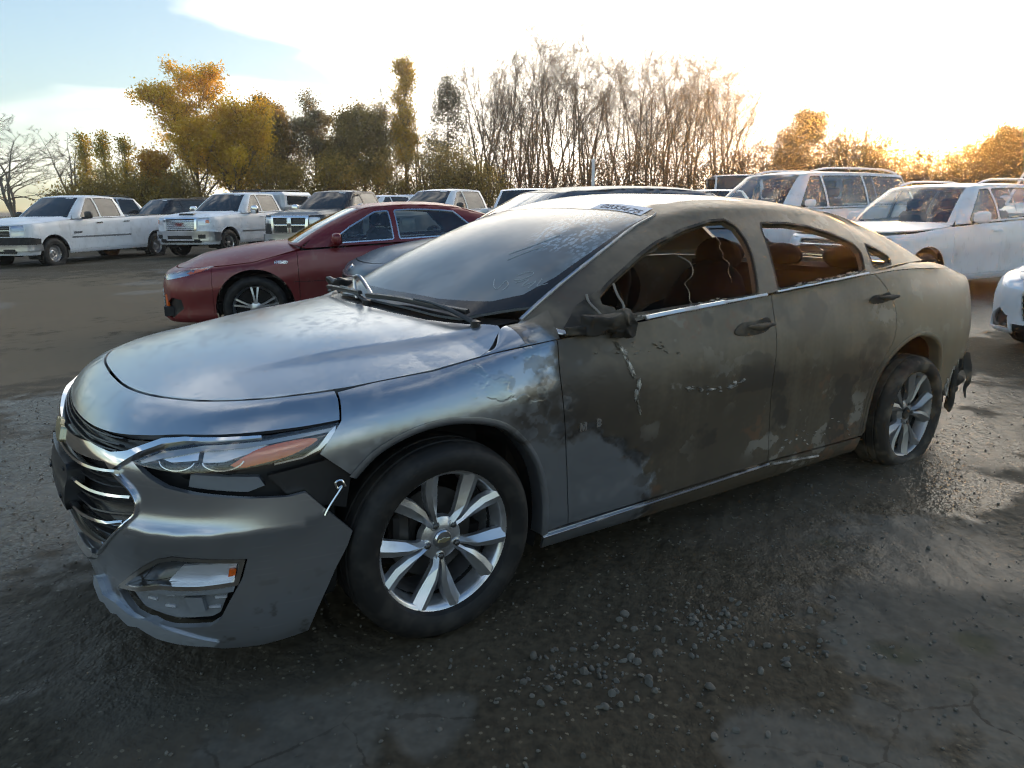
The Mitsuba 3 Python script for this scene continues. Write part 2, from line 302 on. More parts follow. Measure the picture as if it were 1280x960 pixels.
def panel(patch, g, h=.03, off=0.0, flange=.012, gap=0.0, rough=None):
    """the sheet of a patch inside polygon g, its edge turned in by flange: (mesh, normals)"""
    if gap: g = g.buffer(-gap, join_style=2)
    Vs, Fs, Ns, n0 = [], [], [], 0
    for q in polys(g):
        A, T, loops = tri2d(q, h)
        if len(T) == 0: continue
        P, N = patch.at(A); o = off(P) if callable(off) else off
        P = P + N * np.reshape(o, (-1, 1)) if np.ndim(o) else P + N * o
        fn = np.cross(P[T[:, 1]] - P[T[:, 0]], P[T[:, 2]] - P[T[:, 0]])
        if (fn * N[T[:, 0]]).sum() < 0: T = T[:, ::-1]; flip = True
        else: flip = False
        Vs.append(P); Ns.append(N); Fs.append(T + n0); n0 += len(P)
        if flange:
            for L in loops:
                a = P[L]; nn = N[L]; t = np.roll(a, -1, 0) - np.roll(a, 1, 0); side = np.cross(t, nn); side /= np.linalg.norm(side, axis=1, keepdims=True) + 1e-12
                if flip: side = -side
                m = len(L); i = np.arange(m); j = (i + 1) % m
                Vs += [a, a - nn * flange]; Ns += [side, side]
                f = np.vstack([np.stack([i, i + m, j + m], 1), np.stack([i, j + m, j], 1)])
                if flip: f = f[:, ::-1]
                Fs.append(f + n0); n0 += 2 * m
    return mk(np.vstack(Vs), np.vstack(Fs)), np.vstack(Ns)
def mirror(m, n=None):
    v = m.vertices * [1, -1, 1]; r = mk(v, m.faces[:, ::-1])
    return r if n is None else (r, n * [1, -1, 1])
def shell(d, bsdf, m, n, **k):
    """a shape dict from a mesh with its own normals"""
    return {'type': 'ply', 'filename': meshkit.write_ply((m.vertices, m.faces), normals=n), 'face_normals': False, 'bsdf': {'type': 'ref', 'id': bsdf}, **k}
scene_count = {}
def key_for(name):
    k = name; i = 0
    while k in used_keys: i += 1; k = '%s_%03d' % (name, i)
    used_keys.add(k); return k
used_keys = set()
def put(parent, name, m, bsdf, smooth=35, W=None, label=None, kind=None, **more):
    """one entry of the scene; m is a mesh or (mesh, normals); W places it"""
    key = key_for((parent + '__' if parent else '') + name); n = None
    if isinstance(m, tuple): m, n = m
    if W is not None:
        m = m.copy(); m.apply_transform(W)
        if n is not None: n = n @ W[:3, :3].T; n = n / (np.linalg.norm(n, axis=1, keepdims=True) + 1e-12)
    scene[key] = shell(None, bsdf, m, n, **more) if n is not None else mikit.ply(m, bsdf, smooth=smooth, **more)
    if label or kind:
        labels[key] = {}
        if label: labels[key]['label'] = label
        if kind: labels[key]['kind'] = kind
    return key
def thing(name, label, cat_, group=None):
    key = key_for(name); labels[key] = {'label': label, 'category': cat_}
    if group: labels[key]['group'] = group
    return key
def place(x, y, yaw=0.0, z=0.0, s=1.0, pitch=0.0, roll=0.0):
    M = trimesh.transformations.euler_matrix(math.radians(roll), math.radians(pitch), math.radians(yaw), 'sxyz'); M[:3, :3] *= s; M[:3, 3] = (x, y, z); return M
# ---------------------------------------------------------------- the burned sedan: surfaces (metres, front axle at the origin, nose towards -x, its left side towards -y)
HO = np.array([(-.965, 0), (-.955, .25), (-.915, .50), (-.82, .70), (-.68, .82), (-.48, .885), (-.25, .912), (0, .922), (.22, .924), (.45, .925), (1.0, .927), (1.6, .927), (2.2, .925),
               (2.6, .925), (2.83, .925), (3.15, .912), (3.45, .87), (3.70, .77), (3.85, .60), (3.92, .35), (3.945, 0)], float)
def plan_normals(o):
    t = np.gradient(o, axis=0); t[0] = (0, 1); t[-1] = (0, -1); n = np.stack([-t[:, 1], t[:, 0]], 1); return n / np.linalg.norm(n, axis=1, keepdims=True)
def hero_lower():
    C = len(HO); N = plan_normals(HO); ci = np.arange(C)
    T = lambda *kv: np.interp(ci, [a for a, _ in kv], [b for _, b in kv])
    #   z of each row                                                            inset of each row
    rows = [
        (T((0, .13), (4, .125), (5, .14), (6, .175), (16, .2), (20, .24)),       T((0, .03), (3, .035), (6, .06), (15, .06), (20, .05))),
        (T((0, .20), (4, .20), (6, .235), (16, .26), (20, .30)),                           T((0, .015), (3, .015), (6, .028), (15, .028), (20, .02))),
        (T((0, .30), (6, .36), (16, .40), (20, .42)),                            T((0, .022), (3, .020), (5, .014), (6, .022), (9, .02), (15, .02), (20, .006))),
        (T((0, .44), (5, .45), (6, .52), (16, .56), (20, .55)),                  T((0, .004), (3, .004), (6, .012), (9, .012), (15, .012), (20, .0))),
        (T((0, .49), (5, .485), (6, .58), (9, .62), (16, .66), (20, .62)),       T((0, .0), (3, .0), (5, .002), (6, .008), (9, .006), (15, .004), (20, .0))),
        (T((0, .54), (4, .56), (6, .66), (9, .70), (16, .74), (20, .70)),        T((0, .014), (3, .026), (5, .016), (6, .004), (15, .0), (20, .0))),
        (T((0, .62), (4, .67), (6, .735), (9, .80), (13, .86), (16, .86), (20, .82)), T((0, .022), (3, .03), (5, .028), (6, .012), (9, .012), (15, .012), (20, .012))),
        (T((0, .69), (4, .735), (6, .79), (9, .865), (13, .97), (16, .97), (20, .93)), T((0, .05), (3, .075), (5, .055), (6, .035), (9, .030), (15, .035), (20, .035))),
        (T((0, .745), (4, .785), (6, .825), (7, .845), (9, .91), (13, 1.05), (16, 1.035), (20, .985)), T((0, .09), (3, .13), (5, .088), (6, .07), (7, .06), (9, .044), (13, .05), (15, .075), (20, .035))),
    ]
    G = [np.stack([HO[:, 0] - N[:, 0] * i, HO[:, 1] - N[:, 1] * i, z], 1) for z, i in rows]
    top = np.array([(-.785, 0, .80), (-.775, .25, .802), (-.725, .45, .806), (-.63, .61, .812), (-.52, .71, .822), (-.405, .765, .832), (-.26, .80, .843), (0, .823, .868), (.22, .835, .905), (.45, .868, .934),
                    (1.0, .872, .982), (1.6, .873, 1.028), (2.2, .868, 1.075), (2.6, .858, 1.098), (2.83, .845, 1.10), (3.15, .805, 1.09), (3.42, .745, 1.072), (3.65, .66, 1.045), (3.82, .53, 1.02), (3.885, .32, 1.018), (3.905, 0, 1.018)])
    G.append(top); G = np.array(G)
    Gm = G[:, ::-1] * [1, -1, 1]                      # left side first? columns run rear -> front along -y, then front -> rear along +y
    return np.concatenate([Gm[:, :-1], G], 1)
HL = hero_lower(); HC = len(HO)
_s = np.r_[0, np.cumsum(np.linalg.norm(np.diff(HO, axis=0), axis=1))]; _s = _s - _s[6] + HO[6, 0]     # along the outline; equal to x on the flank
HS0 = _s[0]
lower = Patch(HL[:, :HC][:, ::-1], breaks=(4,), chart=None, out=(0, -1, 0), res=(260, 90))      # the left half, nose to tail
def _lchart(P, U, V): return np.stack([np.interp(U, lower.u, _s), P[:, 2]], 1)
lower.chart = _lchart; lower.kind, lower.aux = 'sz', _s
lower_full = Patch(HL, breaks=(4,), chart=None, out=(-1, 0, 0), res=(420, 90))
_sf = np.r_[-( _s[::-1] - HS0)[:-1], _s - HS0]        # both halves: minus on the left, 0 at the nose
lower_full.chart = lambda P, U, V: np.stack([np.interp(U, lower_full.u, _sf), P[:, 2]], 1); lower_full.kind, lower_full.aux = 'sz', _sf
HX = np.array([-.785, -.775, -.725, -.63, -.52, -.405, -.26, 0, .17, .215, .25, .285, .33]); HY = np.array([0, .25, .45, .61, .71, .765, .80, .823, .832, .830, .82, .80, .79]); HZ = np.array([.80, .802, .806, .812, .822, .832, .843, .868, .896, .908, .925, .942, .966])
def hood_fn(x, y):
    ay = np.abs(y); zc = PchipInterpolator([-.90, -.785, -.6, -.3, 0, .2, .5], [.765, .8005, .862, .920, .962, .984, 1.0])(x)
    ze = np.interp(x, HX, HZ); yw = np.maximum(np.interp(x, HX, HY), .02); w = np.clip(ay / yw, 0, 1)
    yc = np.interp(x, [-.7, .30], [.42, .67]); t = np.clip((x + .66) / .6, 0, 1); cr = .014 * t * t * (3 - 2 * t) * np.where(ay > yc, np.exp(-((ay - yc) / .045) ** 2), np.exp(-((ay - yc) / .28) ** 2))
    z = ze + (zc - ze) * (1 - w ** 2.2) + cr * np.clip((1 - w) / .10, 0, 1)
    return np.stack([x, y, z], 1)
hood = Field(hood_fn)
def hero_green():
    base0 = [(.06, 0, .972), (.08, .3, .970), (.14, .55, .955), (.22, .79, .915), (.45, .868, .934), (.85, .872, .970), (1.3, .874, 1.005), (1.65, .873, 1.032), (2.05, .870, 1.063), (2.45, .860, 1.092), (2.83, .845, 1.10), (3.2, .77, 1.085), (3.42, .55, 1.085), (3.46, .28, 1.09), (3.47, 0, 1.092)]
    base = [(.20, 0, .992), (.212, .3, .989), (.265, .55, .980), (.395, .735, .974), (.52, .855, .946), (.88, .870, .974), (1.3, .872, 1.008), (1.65, .871, 1.036), (2.05, .866, 1.067), (2.45, .85, 1.098), (2.85, .80, 1.125), (3.22, .68, 1.125), (3.34, .5, 1.118), (3.37, .25, 1.122), (3.38, 0, 1.124)]
    rail = [(1.09, 0, 1.378), (1.10, .24, 1.374), (1.13, .46, 1.362), (1.19, .585, 1.352), (1.32, .622, 1.374), (1.5, .630, 1.392), (1.7, .632, 1.398), (1.9, .628, 1.396), (2.15, .618, 1.384), (2.43, .60, 1.350), (2.68, .575, 1.308), (2.66, .515, 1.352), (2.60, .42, 1.383), (2.57, .2, 1.401), (2.56, 0, 1.405)]
    spx = [1.55, 1.55, 1.56, 1.58, 1.62, 1.68, 1.78, 1.9, 2.0, 2.1, 2.2, 2.23, 2.25, 2.27, 2.28]
    b0, b, r = np.array(base0), np.array(base), np.array(rail); sp = np.array([(x, 0, np.interp(x, [1.5, 1.75, 2.0, 2.3], [1.452, 1.457, 1.455, 1.440])) for x in spx])
    cen = np.array([1.8, 0, .9]); d = (b + r) / 2 - cen; side = np.array([0, 0, 0, .2, .9, 1, 1, 1, 1, 1, .8, .4, 0, 0, 0])
    nrm = np.stack([np.where(side > .5, 0, np.sign(d[:, 0]) * .45), side * .9, np.where(side > .5, .35, .9)], 1)
    bul = np.array([.035, .034, .03, .02, .016, .026, .03, .03, .03, .028, .02, .012, .02, .026, .028])[:, None]
    mid = lambda t, k: b + (r - b) * t + nrm * bul * k
    def roofrow(t):
        q = r + (sp - r) * t; q[:, 2] = r[:, 2] + (sp[:, 2] - r[:, 2]) * (1 - (1 - t) ** 2.3); return q
    G = np.array([b0, b, mid(.33, .85), mid(.68, .9), mid(.88, .5), r, roofrow(.14), roofrow(.34), roofrow(.66), sp + [[0, 0, 0]]])
    Gm = G * [1, -1, 1]
    return np.concatenate([Gm[:, ::-1][:, :-1], G], 1)
HG = hero_green(); GC = 15
green = Patch(HG[1:], out=(0, 0, 1), res=(340, 130))
green_v, green_u = green.v, green.u
def _side_ok(P, U): return (P[:, 1] < -.40) & (U > np.interp(1.8, np.arange(29), green_u)) & (U < np.interp(12.2, np.arange(29), green_u))
green_side = Patch(HG[1:], out=(0, 0, 1), res=(340, 130)); green_side.chart = lambda P, U, V: np.where(_side_ok(P, U)[:, None], P[:, [0, 2]], np.nan)
green.chart = lambda P, U, V: np.stack([np.interp(U, green_u, np.arange(29) - 14.0), np.interp(V, green_v, np.arange(9.0))], 1) * [.25, .2]     # index chart: columns (0 = middle of the windshield, left negative), rows
green.kind, green.aux = 'idx', 14.0
def gi(pts): return [(a * .25, b * .2) for a, b in pts]
green_roof = Patch(HG[1:], out=(0, 0, 1), res=(340, 130)); green_roof.chart = lambda P, U, V: np.where((V > np.interp(3.2, np.arange(9), green_v))[:, None] & (V < green_v[-1] - 1e-6)[:, None], P[:, :2], np.nan)
def deck_fn(x, y):
    zc = PchipInterpolator([3.2, 3.45, 3.7, 3.85, 3.95], [1.10, 1.098, 1.080, 1.05, 1.02])(x); ze = PchipInterpolator([3.0, 3.15, 3.42, 3.65, 3.82, 3.95], [1.10, 1.09, 1.072, 1.045, 1.022, 1.01])(x)
    w = np.clip(np.abs(y) / np.interp(x, [3.15, 3.42, 3.65, 3.82], [.80, .745, .66, .56]), 0, 1.1)
    return np.stack([x, y, ze + (zc - ze) * (1 - w ** 2.4)], 1)
deck = Field(deck_fn)
# ---------------------------------------------------------------- the burned sedan: panels and parts
hero = thing('sedan', 'fire damaged silver sedan in the foreground with scorched doors and a hanging front bumper', 'car')
def hp(name, m, b, sub='', **k): return put(hero + ('__' + sub if sub else ''), name, m, b, **k)
ARCH_F = [(-.30, .598), (-.222, .664), (-.116, .703), (-.01, .716), (.096, .706), (.201, .673), (.277, .612), (.337, .530), (.370, .444), (.384, .353), (.384, .25)]
ARCH_R = [(2.395, .25), (2.408, .300), (2.424, .396), (2.456, .552), (2.529, .655), (2.65, .725), (2.79, .760), (2.94, .742), (3.05, .683), (3.105, .60), (3.12, .50), (3.12, .40)]
DOOR_F = [(.450, .932), (.437, .79), (.466, .56), (.482, .44), (.496, .268)]
DOOR_B = [(1.600, 1.026), (1.607, .91), (1.605, .82), (1.592, .71), (1.594, .60), (1.62, .42), (1.632, .292)]
DOOR_R = [(2.40, 1.088), (2.49, 1.02), (2.545, .955), (2.572, .88), (2.555, .77), (2.48, .675), (2.405, .555), (2.378, .40), (2.362, .285)]
TOPL = [(-.316, .838), (-.26, .842), (0, .867), (.22, .904), (.44, .932)]
sm = lambda a, n=5: smoothpoly(a, n, closed=False).tolist()
fend = Polygon([(-.330, .768), (-.316, .836)] + TOPL[1:] + sm(DOOR_F) + [(.384, .262)] + sm(ARCH_F[:-1][::-1]) + [(-.40, .683)])
fdoor = Polygon(sm(DOOR_F)[::-1] + [(.45, .933), (.7, .955), (1.0, .981), (1.3, 1.003), (1.598, 1.027)] + sm(DOOR_B)[1:] + [(1.3, .284), (.9, .275)])
rdoor = Polygon(sm(DOOR_B)[::-1] + [(1.602, 1.027), (1.9, 1.050), (2.2, 1.074), (2.398, 1.086)] + sm(DOOR_R)[1:] + [(2.0, .288)])
quart = Polygon(sm(DOOR_R)[::-1][: -1] + [(2.40, 1.087), (2.6, 1.097), (2.83, 1.099), (3.15, 1.089), (3.50, 1.07), (3.95, 1.04), (4.05, 1.0), (4.06, .90), (4.09, .86), (4.03, .78), (4.05, .73), (3.98, .71), (3.96, .66), (3.88, .67), (3.82, .61), (3.72, .635), (3.64, .585), (3.58, .60), (3.50, .555), (3.42, .575), (3.37, .53), (3.34, .545), (3.31, .46), (3.27, .48), (3.24, .40), (3.20, .42), (3.14, .40)] + sm(ARCH_R[1:-1][::-1])[1:] + [(2.395, .285)])
rock = Polygon([(.386, .262), (.49, .262), (.9, .270), (1.3, .279), (1.63, .286), (2.0, .283), (2.39, .280), (2.385, .195), (1.4, .185), (.40, .185)])
hp('front_fender', panel(lower, fend, .028, gap=.002), 'sedan_paint', label='scorched front fender with blistered paint')
hp('front_door', panel(lower, fdoor, .028, gap=.002), 'sedan_paint', label='fire stained front door with peeling paint')
hp('rear_door', panel(lower, rdoor, .028, gap=.002), 'sedan_paint', label='fire stained rear door')
hp('quarter_panel', panel(lower, quart, .028, gap=.002), 'sedan_paint', label='brown scorched rear quarter panel')
hp('rocker_panel', panel(lower, rock, .035, gap=.002), 'sedan_paint')
for nm, g in (('front_fender', fend), ('front_door', fdoor), ('rear_door', rdoor), ('quarter_panel', quart), ('rocker_panel', rock)):
    hp(nm, mirror(*panel(lower, g, .05, gap=.002)), 'sedan_paint')
# wheel-arch lips
for pts in (ARCH_F, ARCH_R[1:]):
    q = smoothpoly(pts, 6, closed=False); P, N = lower.at(q)
    i = np.array([0, .012, 0]); c = np.array([pts[5][0], 0, .33]); inn = c - P; inn[:, 1] = 0; inn /= np.linalg.norm(inn, axis=1, keepdims=True)
    rows = [P + N * .0015 - inn * .022, P + N * .003 - inn * .012, P + N * .0025, P + inn * .006 - N * .012, P + inn * .008 + [0, .06, 0]]
    k = len(P); V = np.vstack(rows); F = []
    for a in range(4):
        for b in range(k - 1): F += [[a * k + b, a * k + b + 1, (a + 1) * k + b + 1], [a * k + b, (a + 1) * k + b + 1, (a + 1) * k + b]]
    for side in (0, 1):
        m = mk(V, F); hp('wheel_arch_lip', m if not side else mirror(m), 'sedan_paint', smooth=True)
# hood, nose panel
HG_L = [(-.785, 0), (-.775, -.25), (-.725, -.45), (-.63, -.61), (-.52, -.71), (-.405, -.765), (-.305, -.79), (-.26, -.80), (0, -.823), (.17, -.832), (.205, -.822), (.24, -.80), (.275, -.768), (.312, -.738), (.318, -.715), (.255, -.62), (.18, -.45), (.145, -.25), (.135, 0)]
hl = smoothpoly(HG_L[:8], 5, closed=False).tolist() + HG_L[8:]
hp('hood', panel(hood, Polygon(hl + [(x, -y) for x, y in hl[::-1]][1:-1]), .016, gap=.0025, flange=.02), 'sedan_paint', label='silver hood with raised creases')
fx = lambda s: -(s - HS0)                                     # left arc length -> full chart
GT = [(HS0, .700), (-1.371, .702), (-1.103, .716), (-.924, .731), (-.79, .743), (-.607, .749), (-.45, .757), (-.332, .768)]
top_s = np.linspace(HS0, -.318, 40); 
gr = np.stack([np.interp(top_s, _s, np.arange(HC))], 0)[0]; top_z = np.interp(gr, np.arange(HC), HL[-1][HC - 1:, 2]) - .0008
nl = [(-(s - HS0), z) for s, z in sm(GT)]; nu = [(-(s - HS0), z) for s, z in zip(top_s, top_z)]
nose = Polygon(nl + nu[::-1] + [(-a, b) for a, b in nu][1:] + [(-a, b) for a, b in nl[::-1]][:-1])
hp('nose_panel', panel(lower_full, nose, .028, gap=.002, flange=.03), 'sedan_paint')
# bumper: hangs a little low and forward on the left, lower lip broken away
BT = [(-1.005, .640), (-.965, .672), (-.94, .667), (-.875, .632), (-.824, .610), (-.74, .595), (-.59, .578), (-.49, .572), (-.443, .578)]
BR = [(-.316, .440), (-.335, .395), (-.375, .33), (-.415, .25), (-.44, .19), (-.455, .14)]
BB = [(-.58, .130), (-.70, .137), (-.80, .160), (-.845, .178), (-.87, .172), (-.885, .195), (-.93, .190), (-.95, .206), (-1.0, .196), (-1.03, .215), (-1.08, .205), (-1.10, .222), (-1.16, .215), (-1.185, .245), (-1.25, .25), (-1.30, .262), (-1.45, .262), (HS0, .262)]
BG = [(HS0, .325), (-1.45, .325), (-1.30, .328), (-1.182, .339), (-1.06, .42), (-.956, .496), (-.928, .541), (-.945, .59)]
POCK = [(-1.06, .268), (-.99, .325), (-.924, .371), (-.858, .410), (-.807, .424), (-.70, .418), (-.607, .411), (-.625, .35), (-.66, .29), (-.69, .235), (-.72, .215), (-.84, .205), (-.975, .222)]
bl_ = [(fx(a), b) for a, b in BT[1:] + sm(BR) + BB]; bg_ = [(fx(a), b) for a, b in BG + [BT[0]]]
bump_l = Polygon(bl_ + bg_); bump_r = affinity.scale(Polygon([(fx(a), b) for a, b in BT[1:] + sm(BR) + [(-.60, .13), (-.97, .17), (HS0, .262)] + BG + [BT[0]]]), -1, 1, origin=(0, 0))
bump = union_all([bump_l.buffer(.001), bump_r.buffer(.001)])
pocket = Polygon([(fx(a), b) for a, b in POCK]); pocket_r = affinity.scale(pocket, -1, 1, origin=(0, 0))
LIP = [(-1.21, .232), (-1.165, .196), (-1.13, .203), (-1.09, .186), (-1.05, .196), (-1.0, .176), (-.95, .186), (-.89, .166), (-.83, .158), (-.72, .150), (-.70, .165), (-.80, .192), (-.86, .204), (-.90, .218), (-.96, .212), (-1.05, .232), (-1.13, .228), (-1.17, .262), (-1.205, .262)]
hp('broken_lip', panel(lower_full, Polygon([(fx(a), b) for a, b in LIP]), .02, off=.016, flange=.03), 'lip_paint', label='torn lower lip of the bumper')
def droop(P): return np.where(P[:, 1] < 0, .012 * np.clip((-P[:, 1] - .5) / .35, 0, 1), 0) * np.clip((.6 - P[:, 2]) / .3, 0, 1)
def _bm(m): return m
hp('front_bumper', panel(lower_full, bump.difference(pocket).difference(pocket_r), .024, off=droop, flange=.02), 'bumper_paint', label='silver front bumper cover pulled loose at its rear corner')
# pocket of the fog lamp: lamp above, stepped grey insert below
PU = [(-1.045, .278), (-.985, .322), (-.922, .366), (-.858, .404), (-.806, .417), (-.70, .411), (-.618, .405), (-.640, .335), (-.75, .322), (-.87, .315), (-.96, .29)]
PI = [(-.93, .300), (-.80, .300), (-.668, .308), (-.70, .235), (-.725, .222), (-.84, .212), (-.97, .226), (-1.03, .262)]
full = lambda a: Polygon([(fx(x), y) for x, y in a])
for rgt in (0, 1):
    mm = (lambda t: mirror(*t)) if rgt else (lambda t: t)
    key = hp('fog_lamp', mm(panel(lower_full, full(PU), .03, off=-.05, flange=0)), 'lamp_bowl', label='clear fog lamp set in the bumper' if not rgt else None)
    sub = key[len(hero) + 2:]
    hp('chrome_ring', mm(panel(lower_full, full(PU).buffer(.004).difference(full(PU).buffer(-.008)), .02, off=.004, flange=.05)), 'chrome', sub)
    hp('lens', mm(panel(lower_full, full(PU).buffer(-.006), .03, off=.0, flange=0)), 'lens_glass', sub)
    RI = Polygon([(fx(a), b) for a, b in [(-.86, .325), (-.80, .378), (-.70, .385), (-.640, .385), (-.652, .338), (-.75, .328)]])
    hp('reflector', mm(panel(lower_full, RI, .0042, off=lambda P: -.018 - .005 * np.abs(np.sin(P[:, 0] * 150 + P[:, 1] * 150)) - .004 * np.sin(P[:, 2] * 330), flange=.01)), 'ribbed_plastic', sub)
    hp('amber_marker', mm(panel(lower_full, Polygon([(fx(a), b) for a, b in [(-.665, .352), (-.645, .356), (-.642, .374), (-.660, .374)]]), .02, off=-.008, flange=.01)), 'amber', sub)
    key = hp('bumper_insert', mm(panel(lower_full, full(PI), .03, off=-.03, flange=.0)), 'grey_plastic'); sub = key[len(hero) + 2:]
    hp('shelf', mm(panel(lower_full, full([(-.965, .296), (-.87, .312), (-.75, .320), (-.645, .332), (-.652, .312), (-.80, .300), (-.93, .292)]), .03, off=.002, flange=.04)), 'grey_plastic', sub)
    hp('cup', mm(panel(lower_full, full([(-.80, .290), (-.745, .292), (-.735, .25), (-.775, .245)]), .02, off=-.008, flange=.03)), 'grey_plastic', sub)
    for a0, b0 in ((-.86, .285), (-.86, .250), (-.695, .285), (-.715, .255), (-.93, .262)):
        hp('slot', mm(panel(lower_full, full([(a0 - .018, b0 - .004), (a0 + .018, b0 - .003), (a0 + .018, b0 + .004), (a0 - .018, b0 + .003)]), .02, off=-.025, flange=.01)), 'ribbed_plastic', sub)
# inner dark structure behind the nose
inner = Polygon([(-1.26, .16), (1.26, .16), (1.26, .755), (.80, .735), (.3, .70), (-.3, .70), (-.80, .735), (-1.26, .755)])
hp('radiator_support', panel(lower_full, inner, .06, off=-.075, flange=0), 'dark_plastic')
hp('impact_foam', panel(lower_full, full([(-.78, .60), (-.60, .585), (-.55, .60), (-.565, .625), (-.66, .632), (-.77, .640)]), .03, off=-.045, flange=.03), 'grey_plastic')
hp('mounting_bracket', panel(lower_full, full([(-.54, .63), (-.36, .66), (-.305, .60), (-.32, .50), (-.47, .55)]), .03, off=-.03, flange=.03), 'black_trim')
P, N = lower.at(np.array([(-.335, .585), (-.345, .604), (-.362, .60), (-.357, .582), (-.345, .585), (-.382, .535), (-.398, .512)]))
hp('wire_clip', tube(smoothpoly(P + N * .012, 4, closed=False), .0035, 6), 'chrome')
# grilles
UG = [(HS0, .655), (-1.448, .655), (-1.182, .682), (-1.03, .690), (-.973, .697), (-.90, .722), (-.93, .730), (-1.103, .714), (-1.371, .700), (HS0, .698)]
ug = Polygon([(fx(a), b) for a, b in UG] + [(-fx(a), b) for a, b in UG[::-1]][1:-1])
key = hp('upper_grille', panel(lower_full, ug, .03, off=-.03, flange=0), 'black_trim'); sub = key[len(hero) + 2:]
for z in np.linspace(.664, .694, 3):
    q = np.array([(a, z + .022 * (abs(a) / .6) ** 2) for a in np.linspace(-.56, .56, 40)]); P, N = lower_full.at(q); hp('slat', ribbon(P - N * .012, N, .006, .02), 'black_trim', sub)
CB = [(HS0, .605), (-1.54, .611), (-1.30, .628), (-1.054, .651), (-1.02, .635), (-.97, .664), (-.92, .692), (-.85, .716), (-.774, .7275), (-.55, .7365), (-.55, .742), (-.774, .737), (-.86, .728), (-.924, .706), (-.973, .688), (-1.04, .676), (-1.182, .676), (-1.40, .655), (HS0, .646)]
cb = Polygon([(fx(a), b) for a, b in CB] + [(-fx(a), b) for a, b in CB[::-1]][1:-1])
hp('chrome_bar', panel(lower_full, cb, .012, off=lambda P: .012 + 0 * P[:, 0], flange=.03), 'chrome', label='chrome bar across the grille')
em = Polygon([(-.085, .605), (-.07, .648), (-.03, .648), (-.026, .658), (.026, .658), (.03, .648), (.085, .648), (.07, .605), (.03, .605), (.026, .595), (-.026, .595), (-.03, .605)])
hp('emblem', panel(lower_full, em, .015, off=.022, flange=.012), 'gold_emblem')
LGP = Polygon([(fx(a), b) for a, b in BG + [(-1.0, .64), (-1.054, .651), (-1.54, .611), (HS0, .607)]]).buffer(.002)
LGF = union_all([LGP, affinity.scale(LGP, -1, 1, origin=(0, 0))])
key = hp('lower_grille', panel(lower_full, LGF, .03, off=-.045, flange=0), 'black_trim'); sub = key[len(hero) + 2:]
for i, z0 in enumerate(np.arange(.35, .615, .024)):
    line = LineString([(a, z0 + .05 * (abs(a) / .65) ** 2) for a in np.linspace(-.68, .68, 60)]).intersection(LGF.buffer(-.004))
    for L in [g for g in getattr(line, 'geoms', [line]) if g.length > .05]:
        q = np.array([L.interpolate(t, normalized=True).coords[0] for t in np.linspace(0, 1, 24)]); P, N = lower_full.at(q)
        if i % 3 == 1: hp('chrome_strip', ribbon(P + N * .004, N + [0, 0, .5], .011, .022), 'chrome', sub)
        else: hp('slat', ribbon(P - N * .02, N, .007, .02), 'black_trim', sub)
q = np.array([(fx(a), b) for a, b in [(-1.015, .63), (-.945, .59), (-.926, .541), (-.955, .497), (-1.06, .42), (-1.182, .337)]]); q = smoothpoly(q, 6, closed=False)
for rgt in (0, 1):
    P, N = lower_full.at(q * [-1 if rgt else 1, 1]); hp('grille_trim', ribbon(P + N * .004, N, .007, .014), 'chrome')
    lo = np.array([(fx(a) * (-1 if rgt else 1), b) for a, b in [(-1.40, .318), (-1.28, .318), (-1.19, .33)]]); P, N = lower_full.at(smoothpoly(lo, 6, closed=False)); hp('lip_trim', ribbon(P + N * .012, N + [0, 0, .6], [.03] * (len(P) - 4) + [.034, .03, .02, .012], .02), 'bumper_paint')
pb = Polygon([(-.26, .44), (-.245, .575), (.20, .575), (.20, .44)])
key = hp('plate_bracket', panel(lower_full, pb, .04, off=.028, flange=.05), 'black_trim', label='empty black number plate bracket'); sub = key[len(hero) + 2:]
for a, b in ((-.2, .47), (-.2, .55), (.15, .47), (.15, .55)): hp('slot', panel(lower_full, sbox(a - .012, b - .004, a + .012, b + .004), .02, off=.032, flange=.006), 'dark_plastic', sub)
